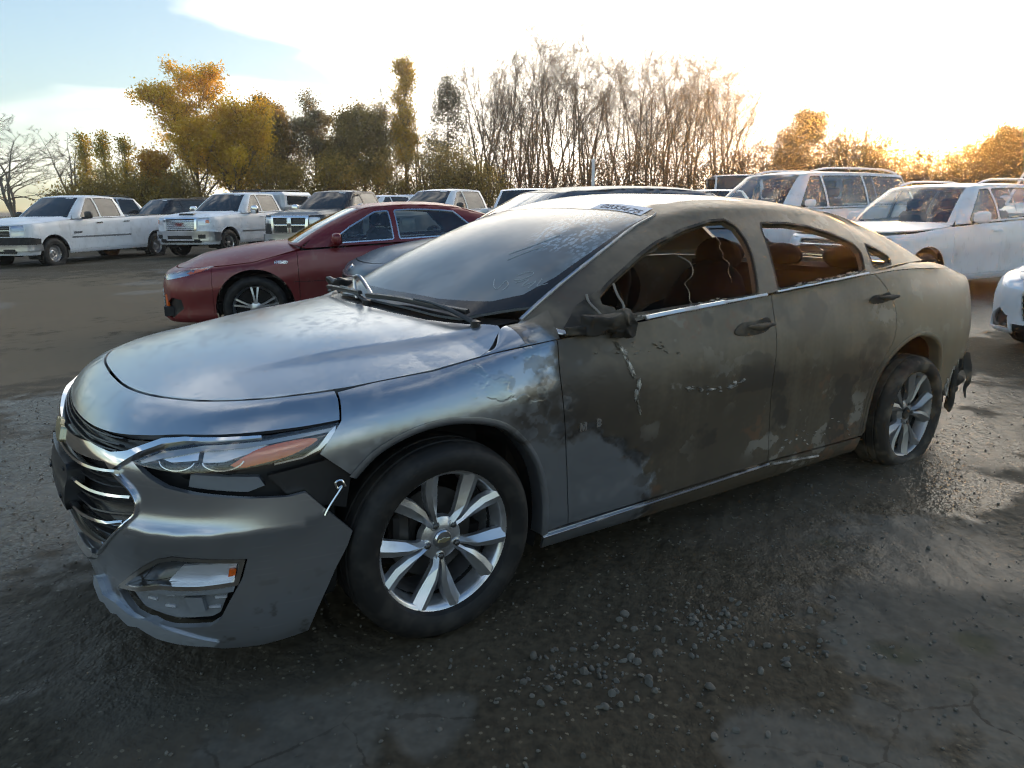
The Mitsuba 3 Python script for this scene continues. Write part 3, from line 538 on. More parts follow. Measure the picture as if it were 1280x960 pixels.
# headlights
LN = [(-.975, .668), (-.94, .685), (-.858, .719), (-.706, .739), (-.525, .744), (-.336, .764), (-.352, .725), (-.39, .69), (-.443, .672), (-.508, .660), (-.607, .652), (-.74, .653), (-.86, .660)]
AM = [(-.64, .672), (-.565, .712), (-.46, .728), (-.405, .728), (-.41, .715), (-.475, .685), (-.56, .668), (-.61, .662)]
CH = [(-.93, .676), (-.86, .706), (-.72, .726), (-.55, .732), (-.36, .752), (-.345, .757), (-.36, .742), (-.55, .7215), (-.72, .714), (-.85, .690), (-.92, .668)]
for rgt in (0, 1):
    mm = (lambda t: mirror(*t)) if rgt else (lambda t: t)
    lp = Polygon([(fx(a), b) for a, b in sm(LN[:6]) + sm(LN[5:])[1:]])
    key = hp('headlight', mm(panel(lower_full, lp.buffer(.004), .03, off=lambda P: -.055 + 0 * P[:, 0], flange=0)), 'lamp_dark', label='headlight with amber reflector' if not rgt else None); sub = key[len(hero) + 2:]
    hp('amber_reflector', mm(panel(lower_full, Polygon([(fx(a), b) for a, b in sm(AM + AM[:1])]), .005, off=lambda P: -.022 + .004 * np.abs(np.sin(P[:, 0] * 120 + P[:, 2] * 160)) + .006 * (P[:, 2] > .705), flange=.02)), 'amber', sub)
    hp('light_bar', mm(panel(lower_full, Polygon([(fx(a), b) for a, b in CH]), .012, off=-.012, flange=.03)), 'lamp_bezel', sub)
    hp('corner_trim', mm(panel(lower_full, full([(-.44, .680), (-.40, .703), (-.365, .742), (-.345, .757), (-.352, .73), (-.395, .694), (-.445, .674), (-.52, .6635), (-.52, .668)]), .012, off=-.008, flange=.02)), 'satin_chrome', sub)
    hp('silver_block', mm(panel(lower_full, full([(-.87, .693), (-.80, .710), (-.735, .714), (-.735, .690), (-.82, .682)]), .012, off=-.016, flange=.03)), 'satin_chrome', sub)
    hp('clear_block', mm(panel(lower_full, full([(-.722, .684), (-.722, .716), (-.60, .722), (-.52, .728), (-.60, .70), (-.66, .683)]), .012, off=lambda P: -.024 + .004 * np.sin(P[:, 0] * 90), flange=.03)), 'ribbed_plastic', sub)
    for a0 in (-.80, -.66):
        P, N = lower_full.at(np.array([(fx(a0), .672)])); c = P[0] - N[0] * .045
        bowl = lathe([(.034, .03), (.03, .02), (.022, .006), (.0, .0)], 24, 'x'); bowl.apply_transform(trimesh.geometry.align_vectors([-1, 0, 0], N[0])); bowl.apply_translation(c - N[0] * .002); 
        if rgt: bowl = mirror(bowl)
        hp('projector_bowl', bowl, 'lamp_dark', sub)
        q = [(fx(a0 + .06 * math.cos(t)), .690 - .032 * math.sin(t)) for t in np.linspace(.25, math.pi - .25, 14)]; P, N = lower_full.at(np.array(q)); r = ribbon(P - N * .02, N, .004, .02); hp('bowl_rim', mirror(r) if rgt else r, 'satin_chrome', sub)
    hp('lens', mm(panel(lower_full, lp, .03, off=-.001, flange=0)), 'lens_glass', sub)
# greenhouse
_fe = green.ev(np.full(24, np.interp(14 - 2.96, np.arange(29), green_u)), np.linspace(green_v[0], green_v[4], 24))[:, [0, 2]]
_re = green.ev(np.full(16, np.interp(14 - 11.0, np.arange(29), green_u)), np.linspace(green_v[4], green_v[0], 16))[:, [0, 2]]
_to = green.ev(np.interp(np.linspace(14 - 3.2, 14 - 10.8, 40), np.arange(29), green_u), np.full(40, green_v[4]))[:, [0, 2]]
_bo = green.ev(np.interp(np.linspace(14 - 10.8, 14 - 3.4, 40), np.arange(29), green_u), np.full(40, green_v[0] + 1e-3))[:, [0, 2]] + [0, .002]
sidef = Polygon(np.vstack([_fe, _to, _re, _bo])).buffer(0)
if sidef.geom_type != 'Polygon': sidef = max(sidef.geoms, key=lambda g: g.area)
FS = np.array([[(.165, -.832, .8945), (.25, -.842, .909), (.33, -.852, .919), (.40, -.861, .927), (.452, -.8675, .9335), (.60, -.870, .949)],
               [(.185, -.829, .902), (.255, -.822, .924), (.325, -.805, .950), (.395, -.805, .965), (.46, -.82, .975), (.62, -.845, .993)],
               [(.205, -.822, .908), (.262, -.790, .934), (.318, -.738, .968), (.392, -.742, .979), (.475, -.755, 1.010), (.64, -.80, 1.05)]])
sail_patch = Patch(FS, out=(0, -1, 1)); sail_patch.chart = lambda P, U, V: np.stack([np.interp(U, sail_patch.u, np.arange(6)), np.interp(V, sail_patch.v, np.arange(3))], 1) * [.25, .2]; sail_patch.kind, sail_patch.aux = 'idx', 0.0
for rgt in (0, 1):
    t = panel(sail_patch, sbox(.001, .001, 4.1 * .25, .4 - .001), .03, flange=.012); hp('fender_sail', mirror(*t) if rgt else t, 'sedan_paint')
WF = [(.60, .985), (.68, 1.045), (.766, 1.098), (.957, 1.193), (1.06, 1.237), (1.234, 1.290), (1.402, 1.325), (1.49, 1.330), (1.535, 1.305), (1.548, 1.25), (1.545, 1.18), (1.515, 1.035)]
WR = [(1.655, 1.048), (1.665, 1.15), (1.69, 1.285), (1.715, 1.318), (1.9, 1.318), (2.05, 1.305), (2.22, 1.270), (2.36, 1.225), (2.385, 1.19), (2.345, 1.105)]
WQ = [(2.435, 1.115), (2.455, 1.185), (2.48, 1.222), (2.56, 1.195), (2.64, 1.158), (2.60, 1.130)]
wf, wr, wq = (roundpoly(a, .012) for a in (WF, WR, WQ))
for rgt in (0, 1):
    mm = (lambda t: mirror(*t)) if rgt else (lambda t: t)
    hp('window_frame', mm(panel(green_side, sidef.difference(wf).difference(wr).difference(wq), .022, flange=.03)), 'sedan_paint')
    for g in (wf, wr, wq): hp('window_seal', mm(panel(green_side, g.buffer(.008).difference(g.buffer(-.001)), .006, off=.001, flange=.012)), 'charred')
    # belt strips: burned through in places
    for a, b in (((.452, .940), (.60, .953)), ((.86, .979), (1.30, 1.012)), ((1.30, 1.012), (1.56, 1.030)), ((1.63, 1.038), (2.36, 1.092))):
        n = 30; x = np.linspace(a[0], b[0], n); z = np.linspace(a[1], b[1], n); P, N = green_side.at(np.stack([x, z], 1)); P[:, 1] -= .006
        w = np.full(n, .013) if a[0] > 1.2 else np.full(n, .018)
        if a[0] > 1.5: w = w * (.5 + .5 * meshkit.noise(P * 38)); P[:, 2] += .004 * (meshkit.noise(P * 60) - .5)
        if a[0] < .5: w = np.linspace(.026, .010, n)
        r = ribbon(P, N, w, .010); hp('belt_strip', mirror(r) if rgt else r, 'old_chrome')
def _row(pts, n=16): L = np.r_[0, np.cumsum(np.linalg.norm(np.diff(pts, axis=0), axis=1))]; t = np.linspace(0, L[-1], n); return np.stack([np.interp(t, L, pts[:, k]) for k in range(3)], 1)
_a = _row(HL[-1][HC - 1:][11:17]); _b = _row(HG[1][14:][[8, 9, 10, 11]]); _b[-5:] = _row(np.array([_b[-5], (3.30, .69, 1.112), (3.42, .70, 1.092)]), 5); _m = (_a + _b) / 2 + [0, 0, .004]
shelf = Patch(np.array([_a, _m, _b]) * [1, -1, 1], out=(0, -1, 1)); shelf.kind, shelf.aux = 'idx', 0.0
for rgt in (0, 1):
    t = panel(shelf, sbox(.001, .001, 15 * .25 - .001, .399), .05, flange=.0); hp('quarter_ledge', mirror(*t) if rgt else t, 'sedan_paint')
rail_xy = green.ev(np.linspace(green_u[0], green_u[-1], 240), np.full(240, green_v[4])); 
roofp = Polygon(rail_xy[:, :2])
hp('roof', panel(green_roof, roofp.buffer(-.001), .035, flange=.012), 'sedan_paint', label='roof with burned brown edge')
wsg = Polygon(gi([(-2.96, .35), (-2.9, 1), (-2.9, 2), (-2.9, 3), (-2.9, 3.93), (-1.5, 3.95), (0, 3.96), (1.5, 3.95), (2.9, 3.93), (2.9, 3), (2.9, 1), (2.96, .35), (2, .0), (0, .0), (-2, .0)]))
key = hp('windshield', panel(green, wsg, .012, off=.0, flange=.01), 'sooted_glass', label='sooted windshield with blistered film and chalk scrawl'); wsub = key[len(hero) + 2:]
for rgt in (0, 1):
    q = np.array(gi([(-2.96 if not rgt else 2.96, v) for v in np.linspace(.05, 3.95, 40)])); P, N = green.at(q); w_ = np.interp(np.arange(40), [0, 22, 39], [.014, .010, .004]); hp('windshield_trim', ribbon(P + N * .004, N, w_, .010), 'old_chrome' if not rgt else 'black_trim')
frit = wsg.buffer(-.0005).difference(Polygon(gi([(-2.76, 2), (-2.78, 3.0), (-2.74, 3.80), (0, 3.86), (2.74, 3.80), (2.78, 3), (2.76, 1.6), (2.66, .80), (2.4, .48), (1.2, .30), (0, .28), (-1.2, .30), (-2.2, .40), (-2.55, .58), (-2.70, 1.0)])).buffer(.008, quad_segs=6).buffer(0))
hp('black_border', panel(green, frit, .02, off=.0012, flange=0), 'frit_black', wsub)
def scrawl(pts): P, N = green.at(np.array(gi(smoothpoly(pts, 5, closed=False)))); return tube(P + N * .001, .0014, 5)
for st_ in ([(-1.78, .80), (-1.92, .66), (-2.02, .62), (-1.98, .80), (-2.12, .72), (-2.15, .60)], [(-2.05, .93), (-2.18, 1.05), (-2.30, 1.0), (-2.22, .86), (-2.10, .84)], [(-2.20, .78), (-2.34, .88), (-2.38, .72), (-2.50, .86), (-2.52, .70)], [(-2.56, .92), (-2.62, .76), (-2.74, .84)], [(-1.35, 1.35), (-1.55, 1.62), (-1.72, 1.95)], [(-1.5, 1.22), (-1.66, 1.5), (-1.78, 1.62)]): hp('chalk_mark', scrawl(st_), 'chalk', wsub)
blg = Polygon(gi([(-13.96, .3), (-11.3, .3), (-11.2, 2), (-11.1, 3.9), (-13.96, 3.9)])); 
for rgt in (0, 1):
    mm = (lambda t: mirror(*t)) if rgt else (lambda t: t)
    hp('rear_glass_remnant', mm(panel(green, Polygon(gi([(-13.96, .1), (-11.3, .1), (-11.3, .5), (-12.1, .35), (-12.6, .7), (-13.2, .4), (-13.96, .55)])), .02, flange=.004)), 'sooted_glass')
DK = [(3.36, 0), (3.36, -.28), (3.33, -.5), (3.22, -.70), (3.15, -.79), (3.42, -.74), (3.65, -.655), (3.82, -.525), (3.885, -.32), (3.905, 0)]
hp('trunk_lid', panel(deck, Polygon(DK + [(x, -y) for x, y in DK[::-1]][1:-1]), .04, gap=.002, flange=.03), 'sedan_paint')
lb = Polygon([(1.098, -.27), (1.165, -.27), (1.225, -.525), (1.130, -.550)])
key = hp('paper_label', panel(green_roof, lb, .02, off=.0025, flange=0), 'paper_blue', 'roof'); 
_tm = meshkit.text_mesh('0233475', .040, .0005, bold=True); _v = _tm.vertices; _q = np.stack([1.205 - _v[:, 1] * .95 - _v[:, 0] * -.0, -.505 + 0 * _v[:, 0]], 1); _w = _v[:, 0].max(); _f = _v[:, 0] / _w
_q = np.stack([1.118 + .010 + (1.0 - _f) * .005 + _v[:, 1] * 1.0 + _f * .018 - .012, -.300 - _f * .225], 1); _P, _N = green_roof.at(_q); hp('print', mk(_P + _N * (.0032 + _v[:, 2:3]), _tm.faces), 'ink', 'roof')
# tail: taillight hollow, bent beam and melted bumper left-overs
tl = Polygon([(4.02, .99), (4.30, .985), (4.30, .86), (4.10, .85)])
rearp = Polygon([(4.06, 1.0), (4.557, 1.015), (4.557, .62), (3.83, .62), (4.02, .71), (4.09, .86)])
for rgt in (0, 1):
    mm = (lambda t: mirror(*t)) if rgt else (lambda t: t)
    hp('rear_panel', mm(panel(lower, rearp.difference(tl), .04, off=-.012)), 'charred'); hp('tail_lamp_hollow', mm(panel(lower, tl.buffer(.01), .04, off=-.06, flange=0)), 'charred')
def blob(c, r, seed, sub_=3, amp=.5, f=9):
    m = trimesh.creation.icosphere(subdivisions=sub_); v = m.vertices * r; n = meshkit.fbm(v * f + seed * 7.3, 3, seed) - .5
    return mk(m.vertices * (np.asarray(r) * (1 + amp * 2 * n[:, None])) + c, m.faces)
hp('rear_bumper_beam', cat([box((3.80, 0, .50), (.07, 1.5, .13), bev=.02), box((3.6, -.60, .50), (.4, .06, .08)), box((3.6, .60, .50), (.4, .06, .08))]), 'charred')
for i, (x, y, z, r) in enumerate([(3.52, -.80, .42, (.10, .04, .06)), (3.58, -.74, .36, (.10, .05, .05)), (3.44, -.84, .33, (.035, .025, .085)), (3.40, -.86, .43, (.022, .015, .11))]):
    hp('melted_bumper_piece', blob((x, y, z), r, 20 + i, 3, .6, 14), 'charred', smooth=50)
_hr = np.random.default_rng(8)
for i in range(9):
    x0, y0, z0 = 3.30 + .30 * _hr.random(), -.87 + .12 * _hr.random(), .60 - .06 * _hr.random(); pts = [(x0, y0, z0)]
    for j in range(6): pts.append((pts[-1][0] + _hr.normal(-.004, .010), pts[-1][1] + _hr.normal(.002, .008), pts[-1][2] - .035 - .02 * _hr.random()))
    w_ = np.interp(np.arange(19), [0, 6, 18], [.03, .05 * (.5 + _hr.random()), .006]); hp('torn_strip', ribbon(smoothpoly(pts, 3, closed=False), _hr.normal(0, 1, 3) + [0, -2, 0], w_, .004), 'charred')
for i in range(7):
    c = lower.at(np.array([[4.0 + .12 * _hr.random(), .84 + .16 * _hr.random()]]))[0][0]; hp('tail_lamp_shard', blob(c + _hr.normal(0, .012, 3), (.020, .012, .028), 70 + i, 1, .6, 40), 'ash_metal' if i % 2 else 'red_lamp', smooth=20)
hp('rear_bumper_bracket', panel(lower, Polygon([(3.30, .57), (3.44, .60), (3.46, .36), (3.40, .34), (3.40, .50), (3.36, .52), (3.33, .36), (3.27, .40)]), .03, off=-.004), 'ash_metal')
# wheels
def rim_parts():
    barrel = lathe([(.205, .13), (.203, .02), (.208, -.03), (.218, -.064), (.2210, -.072), (.2270, -.0775), (.2350, -.081), (.2372, -.078), (.2372, -.06)], 64)
    sp = []
    for k in range(5):
        for sgn in (-1, 1):
            a0 = math.radians(-90 + 72 * k)
            A = []
            for r, da, w, y, e in [(.050, 8, .022, -.054, .020), (.09, 9.0, .021, -.066, .022), (.130, 10.5, .042, -.070, .026), (.180, 13.8, .054, -.070, .026), (.2300, 17.2, .056, -.0785, .022)]:
                a = a0 + sgn * math.radians(da); c = np.array([r * math.cos(a), y, r * math.sin(a)]); t = np.array([-math.sin(a), 0, math.cos(a)]) * sgn
                A.append([c - t * w * .5 + [0, .022, 0], c - t * w * .42, c - t * w * .05 + [0, -.007, 0], c + t * w * .5 + [0, .010, 0], c + t * w * .5 + [0, .03, 0]])
            A = np.array(A).reshape(-1, 3); F = []
            for i in range(4):
                for j in range(4):
                    q = [i * 5 + j, i * 5 + j + 1, (i + 1) * 5 + j + 1, (i + 1) * 5 + j]
                    if sgn > 0: q = q[::-1]
                    F += [[q[0], q[1], q[2]], [q[0], q[2], q[3]]]
            sp.append(mk(A, F))
    hub = lathe([(.075, -.02), (.072, -.046), (.05, -.055), (.034, -.056), (.033, -.050), (0, -.050)], 40)
    cap = lathe([(.031, -.05), (.031, -.062), (.027, -.066), (0, -.068)], 32)
    lugs = []
    for k in range(5):
        a = math.radians(-90 + 72 * k); c = np.array([.057 * math.cos(a), -.052, .057 * math.sin(a)])
        ring = lathe([(.017, .0), (.0165, -.006), (.0135, -.007), (.0135, .0)], 20).apply_translation(c); nut = lathe([(.011, 0), (.0105, -.012), (.006, -.015), (0, -.0155)], 6).apply_translation(c); lugs.append((ring, nut))
    em_ = trimesh.creation.extrude_polygon(Polygon([(-.022, -.005), (-.018, .005), (-.007, .005), (-.006, .008), (.006, .008), (.007, .005), (.022, .005), (.018, -.005), (.007, -.005), (.006, -.008), (-.006, -.008), (-.007, -.005)]), .003)
    em_ = mk(em_.vertices, em_.faces); em_.apply_transform(rotm([1, 0, 0], 90)); em_.apply_translation([0, -.0665, 0])
    return barrel, sp, hub, cap, lugs, em_
def tyre_mesh(R, r, w, flat=0.0):
    pr = [(r - .004, -.35), (r + .004, -.47), (r + (R - r) * .25, -.52), (r + (R - r) * .5, -.53), (r + (R - r) * .72, -.51), (R - .016, -.455), (R - .004, -.39), (R, -.3), (R - .006, -.28), (R - .006, -.26), (R + .001, -.25), (R + .002, -.09), (R - .006, -.08), (R - .006, -.05), (R + .002, -.04), (R + .002, .04), (R - .006, .05), (R, .3), (R - .016, .455), (r + (R - r) * .5, .52), (r - .004, .4)]
    m = lathe([(a, b * w) for a, b in pr], 72); v = m.vertices
    if flat > 0:
        lo = v[:, 2] < -(R - flat); v[lo, 1] += np.sign(v[lo, 1]) * (-(R - flat) - v[lo, 2]) * .5; v[lo, 2] = -(R - flat)
    return mk(v, m.faces)
RB = rim_parts()
for wi, (x, side) in enumerate([(0, -1), (2.83, -1), (0, 1), (2.83, 1)]):
    burnt = x > 1; W = trimesh.transformations.translation_matrix([x + (.04 if burnt else 0), side * .815, .325]) @ (np.eye(4) if side < 0 else rotm([0, 0, 1], 180)) @ rotm([0, 1, 0], 8 if not burnt else -20) @ np.eye(4)
    key = hp('wheel', lathe([(.207, .10), (.205, -.02)], 48), 'dark_plastic', W=W, label=None if side > 0 else ('front wheel with five twin alloy spokes' if not burnt else 'rear wheel with a burned flat tyre')); sub = key[len(hero) + 2:]
    Wt = trimesh.transformations.translation_matrix([x + (.04 if burnt else 0), side * .815, .325]) @ (np.eye(4) if side < 0 else rotm([0, 0, 1], 180))
    if burnt:
        t = tyre_mesh(.318, .233, .205, .0); v = t.vertices; n = meshkit.fbm(v * 11 + 3, 3, 4) - .45; rr = np.linalg.norm(v[:, [0, 2]], axis=1); k_ = np.clip((rr - .245) / .07, 0, 1); ang = np.arctan2(v[:, 2], v[:, 0])
        sc = 1 - k_ * (.05 * n + .10 * np.clip(-np.sin(ang) - .75, 0, 1) * 1.0); v[:, [0, 2]] *= sc[:, None]; t = mk(v, t.faces)
        hp('tyre', t, 'charred', sub, W=Wt, smooth=60)
    else: hp('tyre', tyre_mesh(.326, .236, .215, .008), 'rubber', sub, W=Wt, smooth=40)
    al = 'alloy' if not burnt else 'burnt_alloy'
    hp('rim', RB[0], al, sub, W=W, smooth=50)
    for s_ in RB[1]: hp('spoke', s_, al, sub, W=W, smooth=20)
    hp('hub', RB[2], al, sub, W=W, smooth=40); hp('hub_cap', RB[3], 'satin_chrome' if not burnt else 'charred', sub, W=W, smooth=40)
    if side < 0: hp('emblem', RB[5], 'gold_emblem' if not burnt else 'charred', sub, W=Wt, smooth=20)
    for ring, nut in RB[4]: hp('lug_seat', ring, al, sub, W=W); hp('lug_nut', nut, 'dark_metal', sub, W=W)
    hp('brake_disc', lathe([(.15, .035), (.15, .02), (.06, .018), (.06, .035)], 48), 'dark_metal', sub, W=Wt, smooth=30)
    hp('brake_caliper', box((-.115, .02, .03), (.06, .07, .14), bev=.015), 'dark_metal', sub, W=Wt)
    # liner
    lin = []
    for a in np.linspace(-20, 200, 26):
        t = math.radians(a); R = .40 if x < 1 else .455; lin.append((x + R * math.cos(t), .33 + R * math.sin(t) * 1.0))
    lin = np.array(lin); V = np.vstack([np.c_[lin[:, 0], np.full(26, side * .855), lin[:, 1]], np.c_[lin[:, 0], np.full(26, side * .55), lin[:, 1]]]); F = [[i, i + 1, 27 + i] for i in range(25)] + [[i, 27 + i, 26 + i] for i in range(25)]
    cap_ = np.vstack([np.c_[lin[:, 0], np.full(26, side * .55), lin[:, 1]], [[x, side * .55, .33]]]); F2 = [[i, i + 1, 26] for i in range(25)]
    hp('wheel_liner', cat([mk(V, F), mk(cap_, F2)]), 'dark_plastic', smooth=False)
# rocker chrome strip and door letters
for a, b, mat in (((.384, .245), (1.636, .281), 'old_chrome'), ((1.66, .275), (2.03, .246), 'ash_metal')):
    q = np.stack([np.linspace(a[0], b[0], 40), np.linspace(a[1], b[1], 40)], 1); P, N = lower.at(q); hp('rocker_strip', ribbon(P + N * .005, N, .008, .010), mat)
def letter(ch, s, z, h):
    m = meshkit.text_mesh(ch, h, .004, bold=True); m = mk(m.vertices, m.faces); P, N = lower.at(np.array([[s, z]])); n = N[0]; xx = np.array([1, 0, 0.02]); xx -= n * (xx @ n); xx /= np.linalg.norm(xx); zz = np.cross(xx, n) * 1.0
    if zz[2] < 0: zz = -zz
    M = np.eye(4); M[:3, 0], M[:3, 1], M[:3, 2], M[:3, 3] = xx, zz, n, P[0]; m.apply_transform(M); return m
hp('letter', letter('M', .518, .612, .028), 'chrome', 'front_door'); hp('letter', letter('B', .594, .616, .028), 'chrome', 'front_door')
# door handles, burned out hollows
for s0, z0, sub in ((1.455, .905, 'front_door'), (2.43, .972, 'rear_door')):
    pts = [(s0 - .115, z0 - .012), (s0 - .06, z0 + .018), (s0 + .03, z0 + .02), (s0 + .10, z0 + .03), (s0 + .118, z0 + .005), (s0 + .09, z0 - .022), (s0 - .0, z0 - .035), (s0 - .09, z0 - .03)]
    g = Polygon(smoothpoly(pts, 5)); g = g if sub == 'front_door' else affinity.scale(g, .8, .75)
    hp('handle_recess', panel(lower, g, .012, off=lambda P: .003 + .007 * (meshkit.fbm(P * 45, 3, 2) - .2), flange=.008), 'charred', sub)
    hp('door_handle', blob((s0 + .02, -.93 + .002, z0 + .004), (.085, .012, .012), 31, 3, .5, 30), 'charred', sub, smooth=50)
# melted mirror stump, torn corner of the door and its sail
def lump(c, size, seed):
    m = trimesh.creation.box(size).subdivide().subdivide().subdivide(); v = m.vertices; q = v + np.asarray(c); d = (np.stack([meshkit.fbm(q * 22 + 31 * k, 3, seed + k) for k in range(3)], 1) - .5) * .06 * np.sqrt(min(size) / .07)
    m = mk(v + d + c, m.faces); trimesh.smoothing.filter_taubin(m, iterations=4); return m
hp('melted_mirror', cat([lump((.645, -.900, .980), (.19, .055, .058), 41), lump((.725, -.912, .972), (.045, .07, .082), 42), lump((.70, -.905, .940), (.06, .025, .04), 43), lump((.56, -.885, .958), (.16, .025, .03), 44)]), 'charred', smooth=60, label='melted stump of the door mirror')
sail = panel(green_side, Polygon([(.50, .955), (.56, 1.0), (.60, 1.03), (.66, 1.055), (.70, 1.075), (.69, 1.03), (.73, 1.02), (.74, .975), (.62, .958)]), .014, off=.004, flange=.01); hp('mirror_sail', sail, 'charred')
for a in ([(.655, 1.06), (.645, 1.035), (.66, 1.0), (.655, .985)], [(.775, 1.095), (.765, 1.06), (.77, 1.02), (.74, .985)]):
    P, N = green_side.at(np.array(a)); hp('burned_bracket', ribbon(smoothpoly(P + N * .008, 4, closed=False), N[0], .009, .004), 'charred_pale')
# peeled edges and drips of aluminium: bright ragged flakes
def flakes(chart, line, n, size, seed, spread=.006):
    """torn scraps of paint and crust lying on the surface along a line"""
    r = np.random.default_rng(seed); L = LineString(line); out = []
    for t in np.sort(r.random(n) ** (.6 + .8 * r.random())):
        c = np.array(L.interpolate(t, normalized=True).coords[0]) + r.normal(0, spread, 2); d = np.array(L.interpolate(min(t + .02, 1), normalized=True).coords[0]) - np.array(L.interpolate(max(t - .02, 0), normalized=True).coords[0]); d /= np.linalg.norm(d) + 1e-9
        a = np.sort(r.random(9)) * 2 * np.pi; R_ = size * (.3 + 1.3 * r.random() ** 2) * (.35 + r.random(9)); q = np.stack([np.cos(a) * R_ * (1.2 + 1.8 * r.random()), np.sin(a) * R_ * .55], 1) @ np.array([d, [-d[1], d[0]]]) + c
        P, N = chart.at(np.vstack([q, c])); lift = .0015 + .006 * r.random(10)[:, None]; V = np.vstack([P + N * lift, P - N * .001]); k = np.arange(9); k2 = (k + 1) % 9
        out.append(mk(V, np.vstack([np.stack([k, k2, np.full(9, 9)], 1), np.stack([k, k + 10, k2 + 10], 1), np.stack([k, k2 + 10, k2], 1)])))
    return cat(out)
hp('peeled_paint_edge', flakes(lower, [(.70, .90), (.735, .86), (.76, .80), (.79, .76), (.78, .70), (.80, .655)], 44, .0075, 5, .005), 'ash_metal', 'front_door', kind='stuff')
hp('ash_flakes', flakes(lower, [(1.05, .70), (1.15, .685), (1.25, .675), (1.36, .685), (1.40, .70)], 36, .007, 6, .006), 'ash_metal', 'front_door', kind='stuff')
hp('ash_flakes', flakes(lower, [(.62, .90), (.75, .87), (.90, .88), (1.0, .84)], 18, .006, 7, .014), 'ash_metal', 'front_door', kind='stuff')
hp('ash_flakes', flakes(lower, [(1.62, .32), (1.80, .37), (2.0, .36), (2.2, .38), (2.3, .30)], 22, .005, 8, .025), 'ash_metal', 'rear_door', kind='stuff')
hp('window_crust', flakes(green_side, [(.78, .985), (.90, .988), (1.0, .995), (1.15, 1.01), (1.3, 1.02)], 40, .006, 9, .004), 'ash_metal', kind='stuff')
hp('window_crust', flakes(green_side, [(1.66, 1.05), (1.8, 1.06), (2.0, 1.075), (2.2, 1.088), (2.34, 1.1)], 60, .006, 10, .004), 'ash_metal', kind='stuff')
# interior: floor, dash, wheel, seats, hanging wires
inn = lambda n, m, b='burnt_fabric', **k: hp(n, m, b, **k)
inn('floor_pan', box((1.6, 0, .27), (3.6, 1.55, .06)))
inn('firewall', box((.36, 0, .62), (.06, 1.5, .62)))
inn('dashboard', blob((.62, 0, .86), (.26, .74, .12), 51, 4, .12, 5), smooth=60)
inn('steering_wheel', tube([(1.02 + .08 * math.sin(a), -.37 + .18 * math.cos(a), .90 + .165 * math.sin(a)) for a in np.linspace(0, 2 * np.pi, 30, endpoint=False)], .014, 8, closed=True))
for y in (-.38, .38):
    inn('front_seat', cat([blob((1.42, y, .50), (.28, .25, .12), 52, 3, .15, 6), trimesh.Trimesh(*(lambda m: (m.vertices, m.faces))(blob((0, 0, 0), (.10, .24, .34), 53, 4, .14, 6)), process=False).apply_transform(rotm([0, 1, 0], 18)).apply_translation([1.72, y, .84])]), smooth=60)
    inn('headrest', cat([blob((1.84, y, 1.16), (.055, .13, .085), 54, 3, .15, 9), tube([(1.80, y - .05, 1.0), (1.84, y - .05, 1.14)], .008), tube([(1.80, y + .05, 1.0), (1.84, y + .05, 1.14)], .008)]), smooth=60)
inn('rear_seat', cat([box((2.45, 0, .50), (.55, 1.35, .22), bev=.06), trimesh.Trimesh(*(lambda m: (m.vertices, m.faces))(box((0, 0, 0), (.16, 1.35, .62), bev=.06)), process=False).apply_transform(rotm([0, 1, 0], 22)).apply_translation([2.82, 0, .80])]))
for y in (-.42, .0, .42): inn('rear_headrest', blob((2.90, y, 1.13), (.06, .14, .07), 56, 3, .15, 9), smooth=60)
inn('parcel_shelf', box((3.1, 0, 1.06), (.55, 1.3, .03)))
inn('headliner', panel(green_roof, roofp.buffer(-.06), .08, off=-.03, flange=0))
for rgt in (0, 1):
    for g in (fdoor, rdoor):
        t = panel(lower, g.buffer(-.03), .08, off=-.07, flange=0); inn('door_inner', mirror(*t) if rgt else t)
wr_ = np.random.default_rng(3)
for k, (x, y, z) in enumerate([(1.17, -.73, 1.19), (1.43, -.70, 1.26)]):
    pts = [(x, y, z)]
    for j in range(9): pts.append((pts[-1][0] + wr_.normal(.012, .014), pts[-1][1] + wr_.normal(0, .008), pts[-1][2] - .022))
    inn('hanging_wire', tube(smoothpoly(pts, 3, closed=False), .0016, 5), 'ash_metal')
# cowl, wipers, far mirror
cw = Field(lambda x, y: np.stack([x, y, .972 - .035 * (np.abs(y) / .75) ** 2 + (x - .2) * .15], 1))
hp('cowl', panel(cw, Polygon([(.27, -.66), (.15, -.45), (.11, 0), (.15, .45), (.27, .66), (.44, .70), (.33, .5), (.25, 0), (.33, -.5), (.44, -.70)]), .05, flange=0), 'black_trim')
for a, b, pv in (([(.165, .02, 1.012), (.205, -.19, 1.014), (.225, -.40, 1.010), (.265, -.60, 1.004)], .012, (.262, -.655, .976)), ([(.235, .62, .995), (.20, .45, 1.005), (.175, .25, 1.012), (.17, .10, 1.014)], .012, (.18, .06, .985))):
    q = smoothpoly(a, 10, closed=False); key = hp('wiper', ribbon(q + [0, 0, .004], np.array([-.3, 0, 1.0]), .018, .018), 'black_trim'); sub = key[len(hero) + 2:]
    pv = np.array(pv); m_ = q[len(q) // 2] + [0, 0, .014]; hp('arm', cat([tube(smoothpoly([pv, pv * .65 + m_ * .35 + [-.012, 0, .016], pv * .3 + m_ * .7 + [-.004, 0, .012], m_], 6, closed=False), np.linspace(.010, .005, 19), 8), lathe([(.018, -.03), (.018, .006), (0, .012)], 16, 'z').apply_translation(pv)]), 'black_trim', sub, smooth=40)
hp('loose_trim', cat([tube(smoothpoly([(.20, .205, .985), (.205, .235, 1.06), (.215, .20, 1.075), (.235, .12, 1.0)], 6, closed=False), .008, 6)]), 'old_chrome', smooth=50)
mir = lump((.47, .955, .965), (.16, .15, .085), 61); hp('door_mirror', mir, 'black_trim', smooth=True, label='black folded door mirror on the far side')
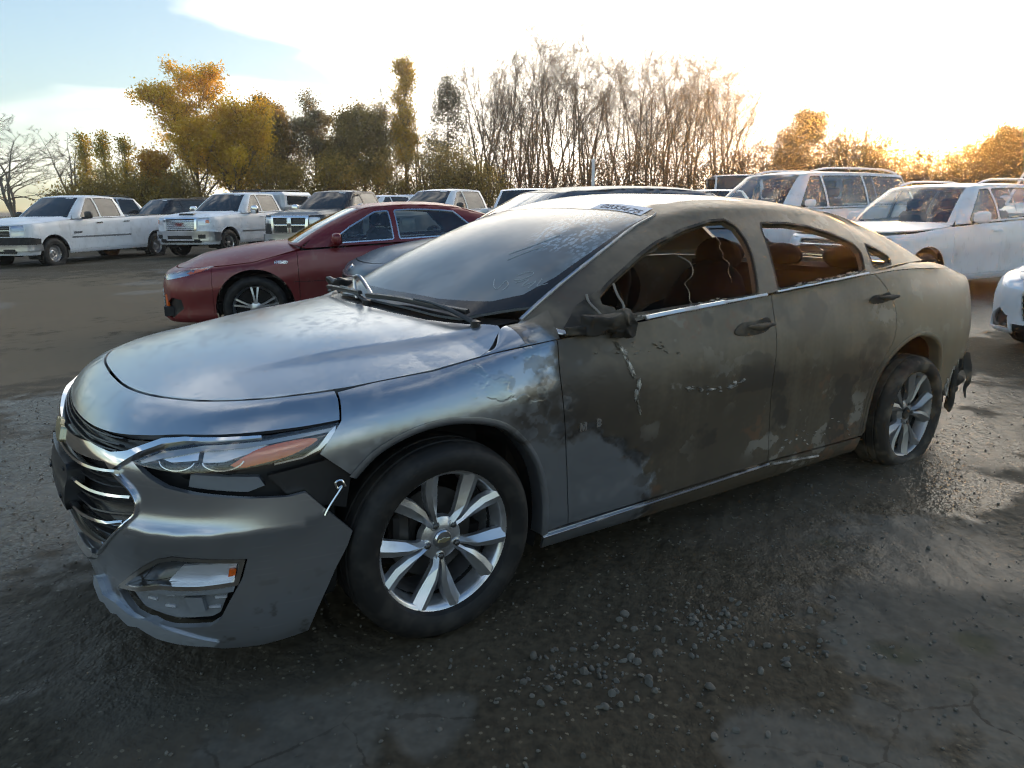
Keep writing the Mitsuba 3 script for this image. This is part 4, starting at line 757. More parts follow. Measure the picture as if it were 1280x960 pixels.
# underside
hp('underbody', box((1.45, 0, .24), (4.3, 1.3, .05)), 'dark_plastic'); hp('engine_block', box((-.2, 0, .5), (.9, 1.0, .5), bev=.1), 'dark_plastic')
# ---------------------------------------------------------------- ground
def axis_(c0, c1, d, far, g=1.10):
    a = list(np.arange(c0, c1 + 1e-9, d)); s = d
    lo, hi = [], []
    x = c1; s = d
    while x < far: s *= g; x += s; hi.append(x)
    x = c0; s = d
    while x > -far: s *= g; x -= s; lo.append(x)
    return np.array(lo[::-1] + a + hi)
gx, gy = axis_(-3.2, 5.6, .03, 290), axis_(-2.5, 4.2, .03, 290)
def ground_z(x, y):
    p = np.stack([x, y, 0 * x], -1); r = np.hypot(x - 1, y)
    fade = 1 / (1 + (r / 9) ** 2)
    h = .030 * (meshkit.fbm(p * .45, 3, 2) - .5) * np.clip(r / 3, 0, 1) + .010 * (meshkit.fbm(p * 2.1, 3, 4) - .5) * fade
    rough = np.clip((meshkit.fbm(p * .7, 3, 21) - .40) * 4, 0, 1)
    h += fade * (.007 + .012 * rough) * (meshkit.fbm(p * 11, 3, 8) - .5) + fade * .006 * (meshkit.noise(p * 38, 9) - .5)
    w = np.exp(-((x - np.array([0, 2.87])[:, None, None]) ** 2 + (np.abs(y) - .82) ** 2) / .05).sum(0) if np.ndim(x) == 2 else 0
    h = h * (1 - np.clip(w, 0, 1)) + (.025 * np.clip(x, -30, 60) - .0015 * np.clip(y, -60, 60))
    return h
X, Y = np.meshgrid(gx, gy, indexing='ij'); Z = ground_z(X, Y); nx, ny = X.shape
i = np.arange(nx * ny).reshape(nx, ny); a, b, c, d = i[:-1, :-1].ravel(), i[1:, :-1].ravel(), i[1:, 1:].ravel(), i[:-1, 1:].ravel()
gm = mk(np.stack([X.ravel(), Y.ravel(), Z.ravel()], 1), np.vstack([np.stack([a, b, c], 1), np.stack([a, c, d], 1)]))
def patches_of(p, L, k):
    """cover of a few patches (x, y, rx, ry) with ragged outlines"""
    n = k * (.6 * mikit.fbm(p.x * 2.6 + 5, p.y * 2.6, 1, octaves=5) + .4 * mikit.fbm(p.x * 9, p.y * 9, 2, octaves=4) - .5); m = mi.Float(0)
    for x, y, rx, ry in L: m = dr.maximum(m, S(1.35, .70, dr.sqrt(dr.square((p.x - x) / rx) + dr.square((p.y - y) / ry)) + n))
    return m
PALE = [(-.62, -1.14, .20, .17), (-.25, -1.27, .10, .10), (1.35, -1.95, .55, .42), (1.9, -1.62, .42, .40), (.45, -1.95, .20, .22), (2.8, -2.3, .8, .5)]       # worn, dry paving; the lit foreground strip is put into its pale tone too
WET = [(-1.25, 1.45, .55, 1.25), (-.75, 3.1, .55, .55), (3.7, -.95, .95, .42), (4.6, -.3, .6, .5), (2.6, -1.35, .35, .22), (9.0, 1.3, 1.8, .8), (-1.5, .2, .35, .5)]    # trodden wet dirt
LIT_LANE = [(-.3, 10.5, 3.2, 5.0), (-1.0, 5.2, 1.5, 1.0), (2.2, 11.5, 1.5, 1.8)]      # brown lane towards the trucks, its grazing sunlight put into the colour
def g_col(p, n, uv):
    a = mikit.fbm(p.x * .55, p.y * .55, 0, octaves=4); b = mikit.fbm(p.x * 3.1, p.y * 3.1, 3, octaves=4); g = mikit.fbm(p.x * 45, p.y * 45, 0, octaves=3); v = mikit.voronoi(p.x * 60, p.y * 60)
    w = patches_of(p, PALE, 3.2); d = patches_of(p, LIT_LANE, 2.0)
    mud = mikit.mix(mi.Color3f(.036, .029, .018), mi.Color3f(.096, .078, .050), dr.clip(.35 * b + .5 * (a - .25) + .9 * (g - .40), 0, 1))
    mud = mikit.mix(mud, mi.Color3f(.092, .077, .056), .6 * S(.50, .66, mikit.fbm(p.x * 1.4 + 3, p.y * 1.4 - 8, 5, octaves=5)))
    mud = mikit.mix(mud, mi.Color3f(.165, .130, .085), .8 * d)  # sunlight on the lane, mixed in as a lighter brown
    mud = mikit.mix(mud, mi.Color3f(.15, .125, .085), S(.93, .97, v[2]) * S(.40, .25, v[0]))
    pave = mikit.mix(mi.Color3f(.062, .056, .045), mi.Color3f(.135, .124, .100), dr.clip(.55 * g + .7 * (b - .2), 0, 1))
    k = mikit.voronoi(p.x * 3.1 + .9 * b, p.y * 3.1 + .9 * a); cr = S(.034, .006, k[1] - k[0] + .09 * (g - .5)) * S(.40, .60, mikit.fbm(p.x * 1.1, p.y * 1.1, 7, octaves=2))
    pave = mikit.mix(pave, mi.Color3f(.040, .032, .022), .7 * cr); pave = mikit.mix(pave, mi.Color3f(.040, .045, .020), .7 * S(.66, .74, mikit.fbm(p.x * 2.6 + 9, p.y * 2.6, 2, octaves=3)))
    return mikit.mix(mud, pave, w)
def g_rough(p, n, uv):
    b = mikit.fbm(p.x * 3.1, p.y * 3.1, 3, octaves=4); wet = dr.maximum(patches_of(p, WET, 2.4), .55 * S(.60, .74, mikit.fbm(p.x * .8 + 7, p.y * .8 - 3, 0, octaves=3)))
    return dr.clip(.86 - .60 * wet + .12 * (b - .5), .2, 1)
def g_bump(p, n, uv): return (.55 * mikit.fbm(p.x * 34, p.y * 34, 0, octaves=4) + .30 * mikit.fbm(p.x * 9, p.y * 9, 4, octaves=2) + .15 * mikit.noise(p.x * 170, p.y * 170)) * .016 * (1 - .55 * patches_of(p, PALE, 3.2))
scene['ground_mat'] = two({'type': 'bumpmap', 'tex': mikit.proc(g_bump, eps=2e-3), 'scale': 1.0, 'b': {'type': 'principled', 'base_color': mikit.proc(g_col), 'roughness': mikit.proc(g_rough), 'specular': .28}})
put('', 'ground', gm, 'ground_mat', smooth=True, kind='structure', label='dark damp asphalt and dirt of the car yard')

# loose stones and grit
def stone(seed, k=2):
    m = trimesh.creation.icosphere(subdivisions=k); v = m.vertices; r = np.random.default_rng(seed); sc = .6 + .5 * r.random(3)
    for _ in range(7):
        d = r.normal(0, 1, 3); d /= np.linalg.norm(d); h = .55 + .3 * r.random(); t = v @ d; v = v - np.maximum(t - h, 0)[:, None] * d
    return mk(v * sc * [1, 1, .75], m.faces)
def stone_c(p, n, uv): return mikit.mix(mi.Color3f(.060, .054, .044), mi.Color3f(.17, .155, .125), .6 * mikit.fbm(p.x * 9, p.y * 9, p.z * 9, octaves=3) + .4 * mikit.cell_rand(p.x * 14, p.y * 14))
pr('stone', mikit.proc(stone_c), .7, 0, .4)
ST = [mikit.ply(stone(40 + i, 2), 'stone', smooth=30) for i in range(6)]
CL = [(0.08, -1.28, 0.05, 9), (0.14, -1.27, 0.05, 16), (0.15, -1.3, 0.05, 14), (0.2, -1.28, 0.06, 16), (0.3, -1.29, 0.06, 16), (0.27, -1.38, 0.07, 14), (0.22, -1.46, 0.04, 10), (0.36, -1.38, 0.06, 16), (0.28, -1.26, 0.08, 12), (0.49, -1.21, 0.04, 6), (0.48, -1.4, 0.07, 16), (0.67, -1.36, 0.05, 20), (0.73, -1.38, 0.05, 26), (0.76, -1.41, 0.05, 20), (0.83, -1.41, 0.05, 18), (0.93, -1.45, 0.12, 10), (0.81, -1.61, 0.05, 14), (0.86, -1.62, 0.05, 8), (1.06, -1.54, 0.05, 10), (1.03, -1.64, 0.05, 5), (0.87, -1.74, 0.05, 6), (0.39, -1.12, 0.02, 3), (0.6, -1.14, 0.08, 10), (0.79, -1.26, 0.1, 8), (0.46, -1.73, 0.06, 6), (0.5, -1.77, 0.08, 8), (0.04, -1.44, 0.25, 20), (0.34, -1.6, 0.3, 26), (0.67, -1.87, 0.3, 16), (-0.19, -1.39, 0.3, 14), (-0.32, -1.19, 0.3, 14), (1.27, -1.27, 0.3, 14), (1.04, -1.9, 0.3, 10)]
gr = np.random.default_rng(12); grit = []; cnt = 0
from scipy.interpolate import RegularGridInterpolator
_gz = RegularGridInterpolator((gx, gy), Z)
def gz1(x, y): return float(_gz([[x, y]])[0])
small = stone(90, 1)
for cx, cy, sd, n in CL:
    for q in range(n):
        x, y = cx + gr.normal(0, sd * 1.5), cy + gr.normal(0, sd * 1.2); s_ = .005 + .0125 * gr.random() ** 2.4; rot = trimesh.transformations.random_rotation_matrix(gr.random(3)); M = rot.copy(); M[:3, :3] *= s_; M[:3, 3] = (x, y, gz1(x, y) + s_ * .12)
        if s_ > .0078 and cnt < 230:
            k = key_for('loose_stone'); scene[k] = {**ST[cnt % 6], 'to_world': T(M)}; labels[k] = {'label': 'small grey stone lying loose on the dark ground in front of the burned car', 'category': 'stone', 'group': 'loose stones on the ground'}; cnt += 1
        else:
            m = small.copy(); m.apply_transform(M); grit.append(m)
n = 9000; px_, py_ = gr.uniform(-2.6, 5.2, n), gr.uniform(-2.4, 3.6, n); V0, F0 = small.vertices, small.faces; VS, FS = [], []
zz = _gz(np.stack([px_, py_], 1))
for q in range(n):
    s_ = .0025 + .006 * gr.random() ** 3; Rr = trimesh.transformations.random_rotation_matrix(gr.random(3))[:3, :3]; VS.append(V0 @ Rr.T * s_ + [px_[q], py_[q], zz[q] + s_ * .3]); FS.append(F0 + q * len(V0))
grit.append(mk(np.vstack(VS), np.vstack(FS)))
k = key_for('grit'); scene[k] = mikit.ply(cat(grit), 'stone', smooth=False); labels[k] = {'label': 'fine grey grit and pebbles scattered over the dark ground', 'category': 'gravel', 'kind': 'stuff'}
# ---------------------------------------------------------------- the other vehicles of the yard
SLOPE = (.025, -.0015)
def yard(x, y, yaw, dz=0.0):
    R = trimesh.geometry.align_vectors([0, 0, 1], [-SLOPE[0], -SLOPE[1], 1]); M = R @ trimesh.transformations.rotation_matrix(math.radians(yaw), [0, 0, 1]); M[:3, 3] = (x, y, SLOPE[0] * x + SLOPE[1] * y + dz); return M
def rim_generic(R, style):
    out = [lathe([(R * .9, .10), (R * .86, .0), (R * .93, -.05), (R * .985, -.075), (R, -.072), (R, -.05)], 40)]
    if style == 'steel':
        out.append(lathe([(R * .88, -.0), (R * .70, -.05), (R * .5, -.045), (R * .42, -.02), (R * .30, -.03), (R * .27, -.075), (0, -.08)], 40))
        for k in range(8):
            a = k * math.pi / 4; out.append(lathe([(.022, 0), (.018, -.012), (0, -.013)], 8).apply_translation([R * .62 * math.cos(a), -.048, R * .62 * math.sin(a)]))
    else:
        n = int(style)
        for k in range(n):
            for sg in (-1, 1):
                a = 2 * math.pi * k / n + math.pi / 2; A = []
                for r, da, w in ((.16 * R, .16, .10 * R), (.5 * R, .15, .10 * R), (.93 * R, .17, .12 * R)):
                    b = a + sg * da * (.9 if r > .3 * R else 1.3); c = np.array([r * math.cos(b), -.05 - .012 * (r < .6 * R), r * math.sin(b)]); t = np.array([-math.sin(b), 0, math.cos(b)])
                    A += [c - t * w * .5 + [0, .02, 0], c - t * w * .35, c + t * w * .35, c + t * w * .5 + [0, .02, 0]]
                F = []
                for i in range(2):
                    for j in range(3):
                        q = [i * 4 + j, (i + 1) * 4 + j, (i + 1) * 4 + j + 1, i * 4 + j + 1]; F += [[q[0], q[1], q[2]], [q[0], q[2], q[3]]]
                out.append(mk(A, F))
        out.append(lathe([(R * .26, -.02), (R * .25, -.058), (R * .12, -.066), (0, -.067)], 24))
    return cat(out)
def vehicle(name, label, cat_, W, paint, S_, group=None):
    g = dict(wb=2.8, fo=.95, ro=1.05, w=.92, zb=.20, nose=.78, cowl=1.0, belt0=.95, belt1=1.05, tail=1.05, wbx=.36, wtx=1.1, roof=1.45, rrx=2.6, rbx=3.35, hr=.60, hb=.87, wr=.33, ww=.22, boxy=0., crown=.035, glass='car_glass', pillars=(1.6,), last=(2.4, 2.3),
             cuts=(.45, 1.6, 2.5), rim='5', rimr=.68, rimm='alloy', trim=None, clad=None, lean=.08, detail=1, bed=False, rails=False, hoodopen=0, hr_rear=None)
    g.update(S_); G = type('G', (), g); bx = G.boxy; w = G.w; xt = G.wb + G.ro
    root = thing(name, label, cat_, group)
    def add(nm, m, b, sub='', **k): return put(root + ('__' + sub if sub else ''), nm, m, b, W=W, **k)
    k1 = 1 - .55 * bx
    O = np.array([(-G.fo, 0), (-G.fo + .012 * k1, .28 * w), (-G.fo + .055 * k1, .55 * w), (-G.fo + .15 * k1, .77 * w), (-G.fo + .27 * k1, .885 * w), (-G.fo + .46 * k1, .955 * w), (-.27, .987 * w), (0, w), (.25, w), (.48, w), (.48 + (G.wb - .96) * .33, w), (.48 + (G.wb - .96) * .66, w), (G.wb - .48, w),
                  (G.wb - .2, w), (G.wb, w), (G.wb + .32, .99 * w), (xt - .40 * k1, .945 * w), (xt - .22 * k1, .86 * w), (xt - .09 * k1, .66 * w), (xt - .02 * k1, .36 * w), (xt, 0)])
    C = len(O); N = plan_normals(O); ci = np.arange(C); X = O[:, 0]
    nw = np.interp(ci, [0, 3, 4.5, 6], [1, 1, .6, 0]); tw = np.interp(ci, [15, 17, 18, 20], [0, .6, 1, 1])
    zt = np.interp(ci, [0, 2, 4, 5, 6, 7], [0, .004, .012, .02, .035, .06]) + G.nose
    side_top = np.interp(X, [0, max(G.wbx, .1) + .1, G.wb, xt], [G.nose + .06, G.belt0, G.belt1, G.tail]); zt = np.where(ci >= 7, side_top, zt)
    f = np.array([0, .07, .22, .45, .63, .80, .93, 1.0]); ins = np.array([.06, .02, .010, .006, .0, .012, .030, .060]) * (1 - .35 * bx)
    nin = np.array([.04, .0, .0, .0, .006, .03, .08, .17]) * (1 - .72 * bx); tin = np.array([.05, .01, .0, .0, .01, .02, .03, .05])
    grid = []
    for r in range(8):
        I = ins[r] + (nin[r] - ins[r]) * nw; I = I + (tin[r] - I) * tw
        if r == 7 and not G.bed: I = np.where((ci > 4) & (ci < 9), I + .03, I)
        z = G.zb + (zt - G.zb) * f[r]; grid.append(np.stack([X - N[:, 0] * I, O[:, 1] - N[:, 1] * I, z], 1))
    grid = np.array(grid); full_ = np.concatenate([(grid[:, ::-1] * [1, -1, 1])[:, :-1], grid], 1)
    s = np.r_[0, np.cumsum(np.linalg.norm(np.diff(O, axis=0), axis=1))]; off = O[7, 0] - s[7]     # a flank point x lies at arc x - off
    P_ = Patch(full_, out=(-1, 0, 0), res=(230, 44)); sf = np.r_[-s[::-1][:-1], s]; P_.kind, P_.aux = 'sz', sf
    ax = lambda x: -(x - off)                 # left flank x -> chart
    L_ = lambda pts: Polygon([(ax(x), z) for x, z in pts])
    def both(nm, poly, b, h=.06, sub='', **kw):
        o = [add(nm, panel(P_, poly, h, **kw), b, sub)]
        if G.detail: o.append(add(nm, panel(P_, affinity.scale(poly, -1, 1, origin=(0, 0)), h * 1.5, **kw), b, sub))
        return o
    topz = lambda x: np.interp(x, X[5:17], zt[5:17]) - .004
    ar = G.wr + .065 + .02 * bx
    arch = union_all([Point(ax(x0), G.wr + .01).buffer(ar, quad_segs=14).union(sbox(ax(x0) - ar + .01, 0, ax(x0) + ar - .01, G.wr)) for x0 in (0, G.wb)])
    cuts = [-.42, *G.cuts, G.wb + .42]
    names = ['front_fender', 'front_door', 'rear_door', 'quarter_panel'] if len(cuts) == 5 else ['front_fender', 'front_door', 'quarter_panel']
    if G.bed: names[-1] = 'bed_side'
    zlow = G.zb + .10
    for i_, nm in enumerate(names):
        x0, x1 = cuts[i_], cuts[i_ + 1]; xs = np.linspace(x0, x1, 14)
        tz = topz(xs)
        if G.bed and nm == 'bed_side': tz = np.full(14, G.tail - .004)
        po = L_([(x, z) for x, z in zip(xs, tz)] + [(x1, zlow), (x0, zlow)]).buffer(0).difference(arch)
        if G.clad: po = po.difference(arch.buffer(.05))
        both(nm, po, paint, .05, gap=.003)
    sill = L_([(cuts[0], zlow), (cuts[-1], zlow), (cuts[-1], G.zb + .01), (cuts[0], G.zb + .01)]).difference(arch); both('sill', sill, G.trim or paint, .07, gap=.001)
    if G.clad:
        q = arch.buffer(.05).difference(arch).intersection(L_([(-1, G.zb), (-1, 2), (G.wb + 1, 2), (G.wb + 1, G.zb)])); both('wheel_arch_flare', q, G.clad, .05, off=.012)
    # nose, bumpers, tail
    A0 = ax(-.42); nz_top = np.stack([np.linspace(A0, -A0, 50), np.interp(np.abs(np.linspace(A0, -A0, 50)), s, zt) - .002], 1)
    nose_poly = Polygon(nz_top.tolist() + [(-A0, G.zb + .01), (A0, G.zb + .01)])
    F_ = G.front(G) if callable(getattr(G, 'front', None)) else {}
    holes = []
    for nm, (po, mat, kw) in F_.items():
        po = Polygon(po) if not isinstance(po, Polygon) else po; holes.append((nm, po, mat, dict(kw)))
    face = nose_poly
    for nm, po, mat, kw in holes:
        if kw.get('cut', True): face = face.difference(po).difference(affinity.scale(po, -1, 1, origin=(0, 0)))
    add('front_bumper', panel(P_, face.difference(arch), .04, gap=.001, flange=.02), paint)
    for nm, po, mat, kw in holes:
        kw.pop('cut', None); sl = kw.pop('slats', 0); sm_ = kw.pop('slat_mat', 'chrome'); sw = kw.pop('slat_w', .02); lens = kw.pop('lens', False); sym = kw.pop('sym', True); bars = kw.pop('bars', 0)
        sides = [po] + ([affinity.scale(po, -1, 1, origin=(0, 0))] if sym else [])
        if not G.detail: sides = sides[:1]
        for q in sides:
            key = add(nm, panel(P_, q, kw.get('h', .05), off=kw.get('off', 0.), flange=kw.get('flange', .03)), mat); sub = key[len(root) + 2:]
            x0, y0, x1, y1 = q.bounds
            for z0 in (np.linspace(y0, y1, sl + 2)[1:-1] if sl else []):
                li = LineString([(x0, z0), (x1, z0)]).intersection(q.buffer(-.01))
                for l in [t for t in getattr(li, 'geoms', [li]) if t.length > .04]:
                    qq = np.array([l.interpolate(t, normalized=True).coords[0] for t in np.linspace(0, 1, 16)]); P, Nn = P_.at(qq); add('slat', ribbon(P - Nn * .004, Nn, sw, .02), sm_, sub)
            for a0 in (np.linspace(x0, x1, bars + 2)[1:-1] if bars else []):
                qq = np.array([(a0, z) for z in np.linspace(y0 + .01, y1 - .01, 6)]); P, Nn = P_.at(qq); add('bar', ribbon(P, Nn, .05, .025), sm_, sub)
            if lens: add('lens', panel(P_, q, .06, off=.002, flange=0), 'lens_glass', sub)
    tail_poly = Polygon([(A0 - (G.wb + .42 + .42), G.zb + .01)] + [(a, np.interp(-a, s, zt) - .002) for a in np.linspace(A0 - (G.wb + .84), -s[-1] + .001, 16)] + [(-s[-1] + .001, G.zb + .01)])
    both('tailgate' if G.bed else 'rear_bumper', tail_poly, paint, .07, gap=.001)
    tlamp = Polygon([(-s[17] - .02, G.tail - .30), (-s[16] + .02, G.tail - .28), (-s[16] + .02, G.tail - .06), (-s[17] - .02, G.tail - .06)]); both('tail_light', tlamp, 'red_lamp', .06, off=.004)
    # hood
    h0 = grid[-1]; yn = h0[4, 1]
    _zx = np.r_[h0[:8, 0], max(G.wbx, .3) + .25]; _zz = np.r_[zt[:8], G.cowl - .02]; ze = lambda x: np.interp(x, _zx, _zz); zc = PchipInterpolator([-G.fo - .3, h0[0, 0], -.45, max(G.wbx, .3) + .25], [G.nose - .10 * (1 - bx), G.nose + .001, G.nose + .45 * (G.cowl - G.nose) + G.crown, G.cowl + G.crown])
    def hf(x, y):
        w_ = np.clip(np.abs(y) / np.maximum(np.interp(x, h0[:9, 0], h0[:9, 1]), .02), 0, 1); b = np.exp(-((np.abs(y) - .62 * w) / .10) ** 2) * .018 * bx
        return np.stack([x, y, ze(x) + (zc(x) - ze(x)) * (1 - w_ ** (2.4 + 2 * bx)) + b * np.clip((x + G.fo) / .5, 0, 1)], 1)
    hx = [(p_[0], p_[1]) for p_ in h0[:7]] + [(0, h0[7, 1])] + ([(G.wbx * .6, h0[8, 1])] if G.wbx > .25 else []) + [(G.wbx + .12, h0[8, 1] - .03), (G.wbx + .06, .3), (G.wbx + .04, 0)]
    hoodm, hn = panel(Field(hf), Polygon(hx + [(x, -y) for x, y in hx[::-1]][1:-1]), .05, gap=.002, flange=.02)
    if G.hoodopen:
        Rm = trimesh.transformations.rotation_matrix(math.radians(G.hoodopen), [0, 1, 0], [G.wbx, 0, G.cowl]); hoodm.apply_transform(Rm); hn = hn @ Rm[:3, :3].T
    add('hood', (hoodm, hn), paint)
    # greenhouse
    hb, hr, zr = G.hb, G.hr, G.roof - .055; hrr = G.hr_rear or hr
    bz = lambda x: np.interp(x, [G.wbx, G.wb, xt], [G.belt0, G.belt1, G.tail]) + .008
    xs = np.linspace(G.wbx + .55, G.rbx - .30, 6); xr = np.linspace(G.wtx + .28, G.rrx - .14, 6)
    base = [(G.wbx, 0, G.cowl + .01), (G.wbx + .01, .42 * hb, G.cowl + .008), (G.wbx + .035, .72 * hb, G.cowl), (G.wbx + .09, .90 * hb, G.cowl - .008), (G.wbx + .20, hb, bz(G.wbx + .2))] + [(x, hb, bz(x)) for x in xs] + [(G.rbx - .10, .985 * hb, bz(G.rbx)), (G.rbx - .01, .90 * hb, bz(G.rbx)), (G.rbx + .02, .6 * hb, bz(G.rbx)), (G.rbx + .03, .3 * hb, bz(G.rbx)), (G.rbx + .035, 0, bz(G.rbx))]
    rz = lambda x: zr + .015 - .05 * ((x - (G.wtx + G.rrx) / 2) / ((G.rrx - G.wtx) / 2)) ** 2 * (1 - .6 * bx)
    rail = [(G.wtx, 0, zr - .005), (G.wtx + .01, .40 * hr, zr - .008), (G.wtx + .03, .75 * hr, zr - .015), (G.wtx + .07, .96 * hr, zr - .022), (G.wtx + .15, 1.03 * hr, zr - .012)] + [(x, 1.04 * (hr + (hrr - hr) * t), rz(x)) for x, t in zip(xr, np.linspace(0, 1, 6))] + [(G.rrx - .06, 1.01 * hrr, rz(G.rrx - .06)), (G.rrx - .01, .92 * hrr, rz(G.rrx)), (G.rrx, .62 * hrr, rz(G.rrx) + .012), (G.rrx, .3 * hrr, rz(G.rrx) + .018), (G.rrx, 0, rz(G.rrx) + .02)]
    b, r = np.array(base), np.array(rail); n_ = len(b)
    spx = np.linspace(G.wtx + .45, G.rrx - .45, n_); sp = np.stack([spx, 0 * spx, G.roof - .012 * ((spx - spx.mean()) / (np.ptp(spx) / 2 + 1e-6)) ** 2], 1)
    isd = np.arange(n_); side = ((isd > 3) & (isd < n_ - 5)).astype(float); nrm = np.stack([np.where(side > .5, 0, np.sign(isd - n_ / 2) * .5), side * .95, np.where(side > .5, .25, .6)], 1); bul = .03 * (1 - .3 * bx)
    rows = [b, b + (r - b) * .33 + nrm * bul * .85, b + (r - b) * .68 + nrm * bul * .85, b + (r - b) * .90 + nrm * bul * .35, r]
    for t in (.12, .32, .66, 1.0):
        q = r + (sp - r) * t; q[:, 2] = r[:, 2] + (sp[:, 2] - r[:, 2]) * (1 - (1 - t) ** 2.4); rows.append(q)
    GR = np.array(rows); GR = np.concatenate([(GR * [1, -1, 1])[:, ::-1][:, :-1], GR], 1)
    Gs = Patch(GR, out=(0, 0, 1), res=(120, 44)); idx = np.arange(2 * n_ - 1); Gs.chart = lambda P, U, V: np.where(((P[:, 1] < -.35 * hr) & (U > np.interp(3.3, idx, Gs.u)) & (U < np.interp(n_ - 1 - 2.0, idx, Gs.u)))[:, None], P[:, [0, 2]], np.nan)
    Gi = Patch(GR, out=(0, 0, 1)); Gi.kind, Gi.aux = 'idx', n_ - 1.0
    Gt = Patch(GR, out=(0, 0, 1), res=(120, 44)); Gt.chart = lambda P, U, V: np.where(((V > np.interp(3.1, np.arange(9), Gt.v)) & (V < Gt.v[-1] - 1e-6))[:, None], P[:, :2], np.nan)
    so = [(b[4, 0] - .05, b[4, 2] + .002)] + [(x, z) for x, z in rows[1][3:5, [0, 2]]][:1] + [(x, z) for x, z in rows[2][3:4, [0, 2]]] + [(x, z) for x, z in r[3:n_ - 4, [0, 2]]] + [(x, z) for x, z in rows[2][n_ - 4:n_ - 3, [0, 2]]] + [(b[n_ - 4, 0], b[n_ - 4, 2] + .003)] + [(x, z + .002) for x, z in b[5:n_ - 4, [0, 2]][::-1]]
    sidef_ = Polygon(so).buffer(0)
    zb_ = lambda x: bz(x) + .035; ztp = lambda x: rz(np.clip(x, G.wtx + .15, G.rrx - .06)) - .055
    edges = []; x_l = (G.wbx + .42, G.wtx + .20)
    wins = []
    for j, pb_ in enumerate([*G.pillars, None]):
        x_r = (pb_ - .035, pb_ - .055) if pb_ else G.last
        pts = [(x_l[0], zb_(x_l[0]))]; mid_x = (x_l[0] + x_l[1]) / 2
        if j == 0: pts += [(x_l[0] + (x_l[1] - x_l[0]) * .5 - .02, (zb_(x_l[0]) + ztp(x_l[1])) / 2 + .01)]
        tx = np.linspace(x_l[1], x_r[1], 5); pts += [(x, ztp(x)) for x in tx] + [(x_r[0], zb_(x_r[0]))]
        wins.append(roundpoly(pts, .022))
        if pb_: x_l = (pb_ + .035, pb_ + .015)
    fr = sidef_
    for wn in wins: fr = fr.difference(wn)
    for rgt in ((0, 1) if G.detail else (0,)):
        mm = (lambda t: mirror(*t)) if rgt else (lambda t: t)
        key = add('window_frame', mm(panel(Gs, fr, .04, flange=.02)), paint)
        for wn in wins:
            key = add('side_window', mm(panel(Gs, wn.buffer(.004), .08, off=-.008, flange=0)), G.glass); sub = key[len(root) + 2:]
            add('window_seal', mm(panel(Gs, wn.buffer(.008).difference(wn.buffer(-.005)), .03, off=.002, flange=.012)), getattr(G, 'seal', 'black_trim'), sub)
    add('roof', panel(Gt, Polygon(Gt.ev(np.linspace(Gt.u[0], Gt.u[-1], 160), np.full(160, Gt.v[4]))[:, :2]).buffer(.002), .06), getattr(G, 'roofpaint', paint))
    wsp = Polygon([(a * .25, c * .2) for a, c in [(-2.85, .12), (-2.8, 2), (-2.8, 3.85), (0, 3.92), (2.8, 3.85), (2.8, 2), (2.85, .12), (0, .05)]])
    key = add('windshield', panel(Gi, wsp, .05, off=-.003, flange=0), G.glass); wsub = key[len(root) + 2:]
    fra = Polygon([(a * .25, c * .2) for a, c in [(-3.4, 0), (-3.4, 4.02), (0, 4.02), (3.4, 4.02), (3.4, 0)]]).difference(wsp.buffer(-.004)); add('windshield_frame', panel(Gi, fra, .05), paint)
    if getattr(G, 'sticker', True):
        add('paper_label', panel(Gi, Polygon([(a * .25, c * .2) for a, c in [(-2.1, 3.1), (-2.1, 3.55), (-1.1, 3.6), (-1.1, 3.15)]]), .05, off=.004, flange=0), 'paper', wsub)
    m_ = n_ - 1; rg = Polygon([(a * .25, c * .2) for a, c in [(-m_ + .01, .3), (-m_ + 3.4, .3), (-m_ + 3.4, 3.7), (-m_ + .01, 3.7)]])
    rf = Polygon([(a * .25, c * .2) for a, c in [(-m_ + .01, 0), (-m_ + 4.2, 0), (-m_ + 4.2, 4.02), (-m_ + .01, 4.02)]]).difference(rg.buffer(-.002))
    for rgt in (0, 1):
        mm = (lambda t: mirror(*t)) if rgt else (lambda t: t); add('rear_window', mm(panel(Gi, rg, .06, off=-.003, flange=0)), G.glass); add('rear_frame', mm(panel(Gi, rf, .06)), paint)
    # deck or bed
    if G.bed:
        x0 = G.rbx + .06; add('bed_floor', box(((x0 + xt) / 2, 0, G.tail - .50), (xt - x0 - .1, 1.6 * w, .06)), 'dark_plastic'); add('bed_wall', cat([box(((x0 + xt) / 2, sy * (w - .13), G.tail - .26), (xt - x0 - .1, .06, .48)) for sy in (-1, 1)] + [box((x0, 0, G.tail - .26), (.05, 1.7 * w, .48)), box((xt - .06, 0, G.tail - .26), (.05, 1.6 * w, .48))]), paint)
        add('bed_rail', cat([box(((x0 + xt) / 2, sy * (w - .085), G.tail - .005), (xt - x0 - .06, .10, .02), bev=.008) for sy in (-1, 1)]), 'black_trim')
    else:
        dx = [(G.rbx + .03, 0), (G.rbx + .0, .6 * hb), (G.rbx - .05, .95 * hb), (G.wb + .32, grid[-1][15, 1])] + [(p_[0], p_[1]) for p_ in grid[-1][16:]]
        dz = lambda x: np.interp(x, [G.wb, xt], [G.belt1, G.tail]); po = Polygon(dx + [(x, -y) for x, y in dx[::-1]][1:-1]).buffer(0)
        add('trunk_lid', panel(Field(lambda x, y: np.stack([x, y, dz(x) + .02 * (1 - (np.abs(y) / w) ** 2)], 1)), po, .08), paint)
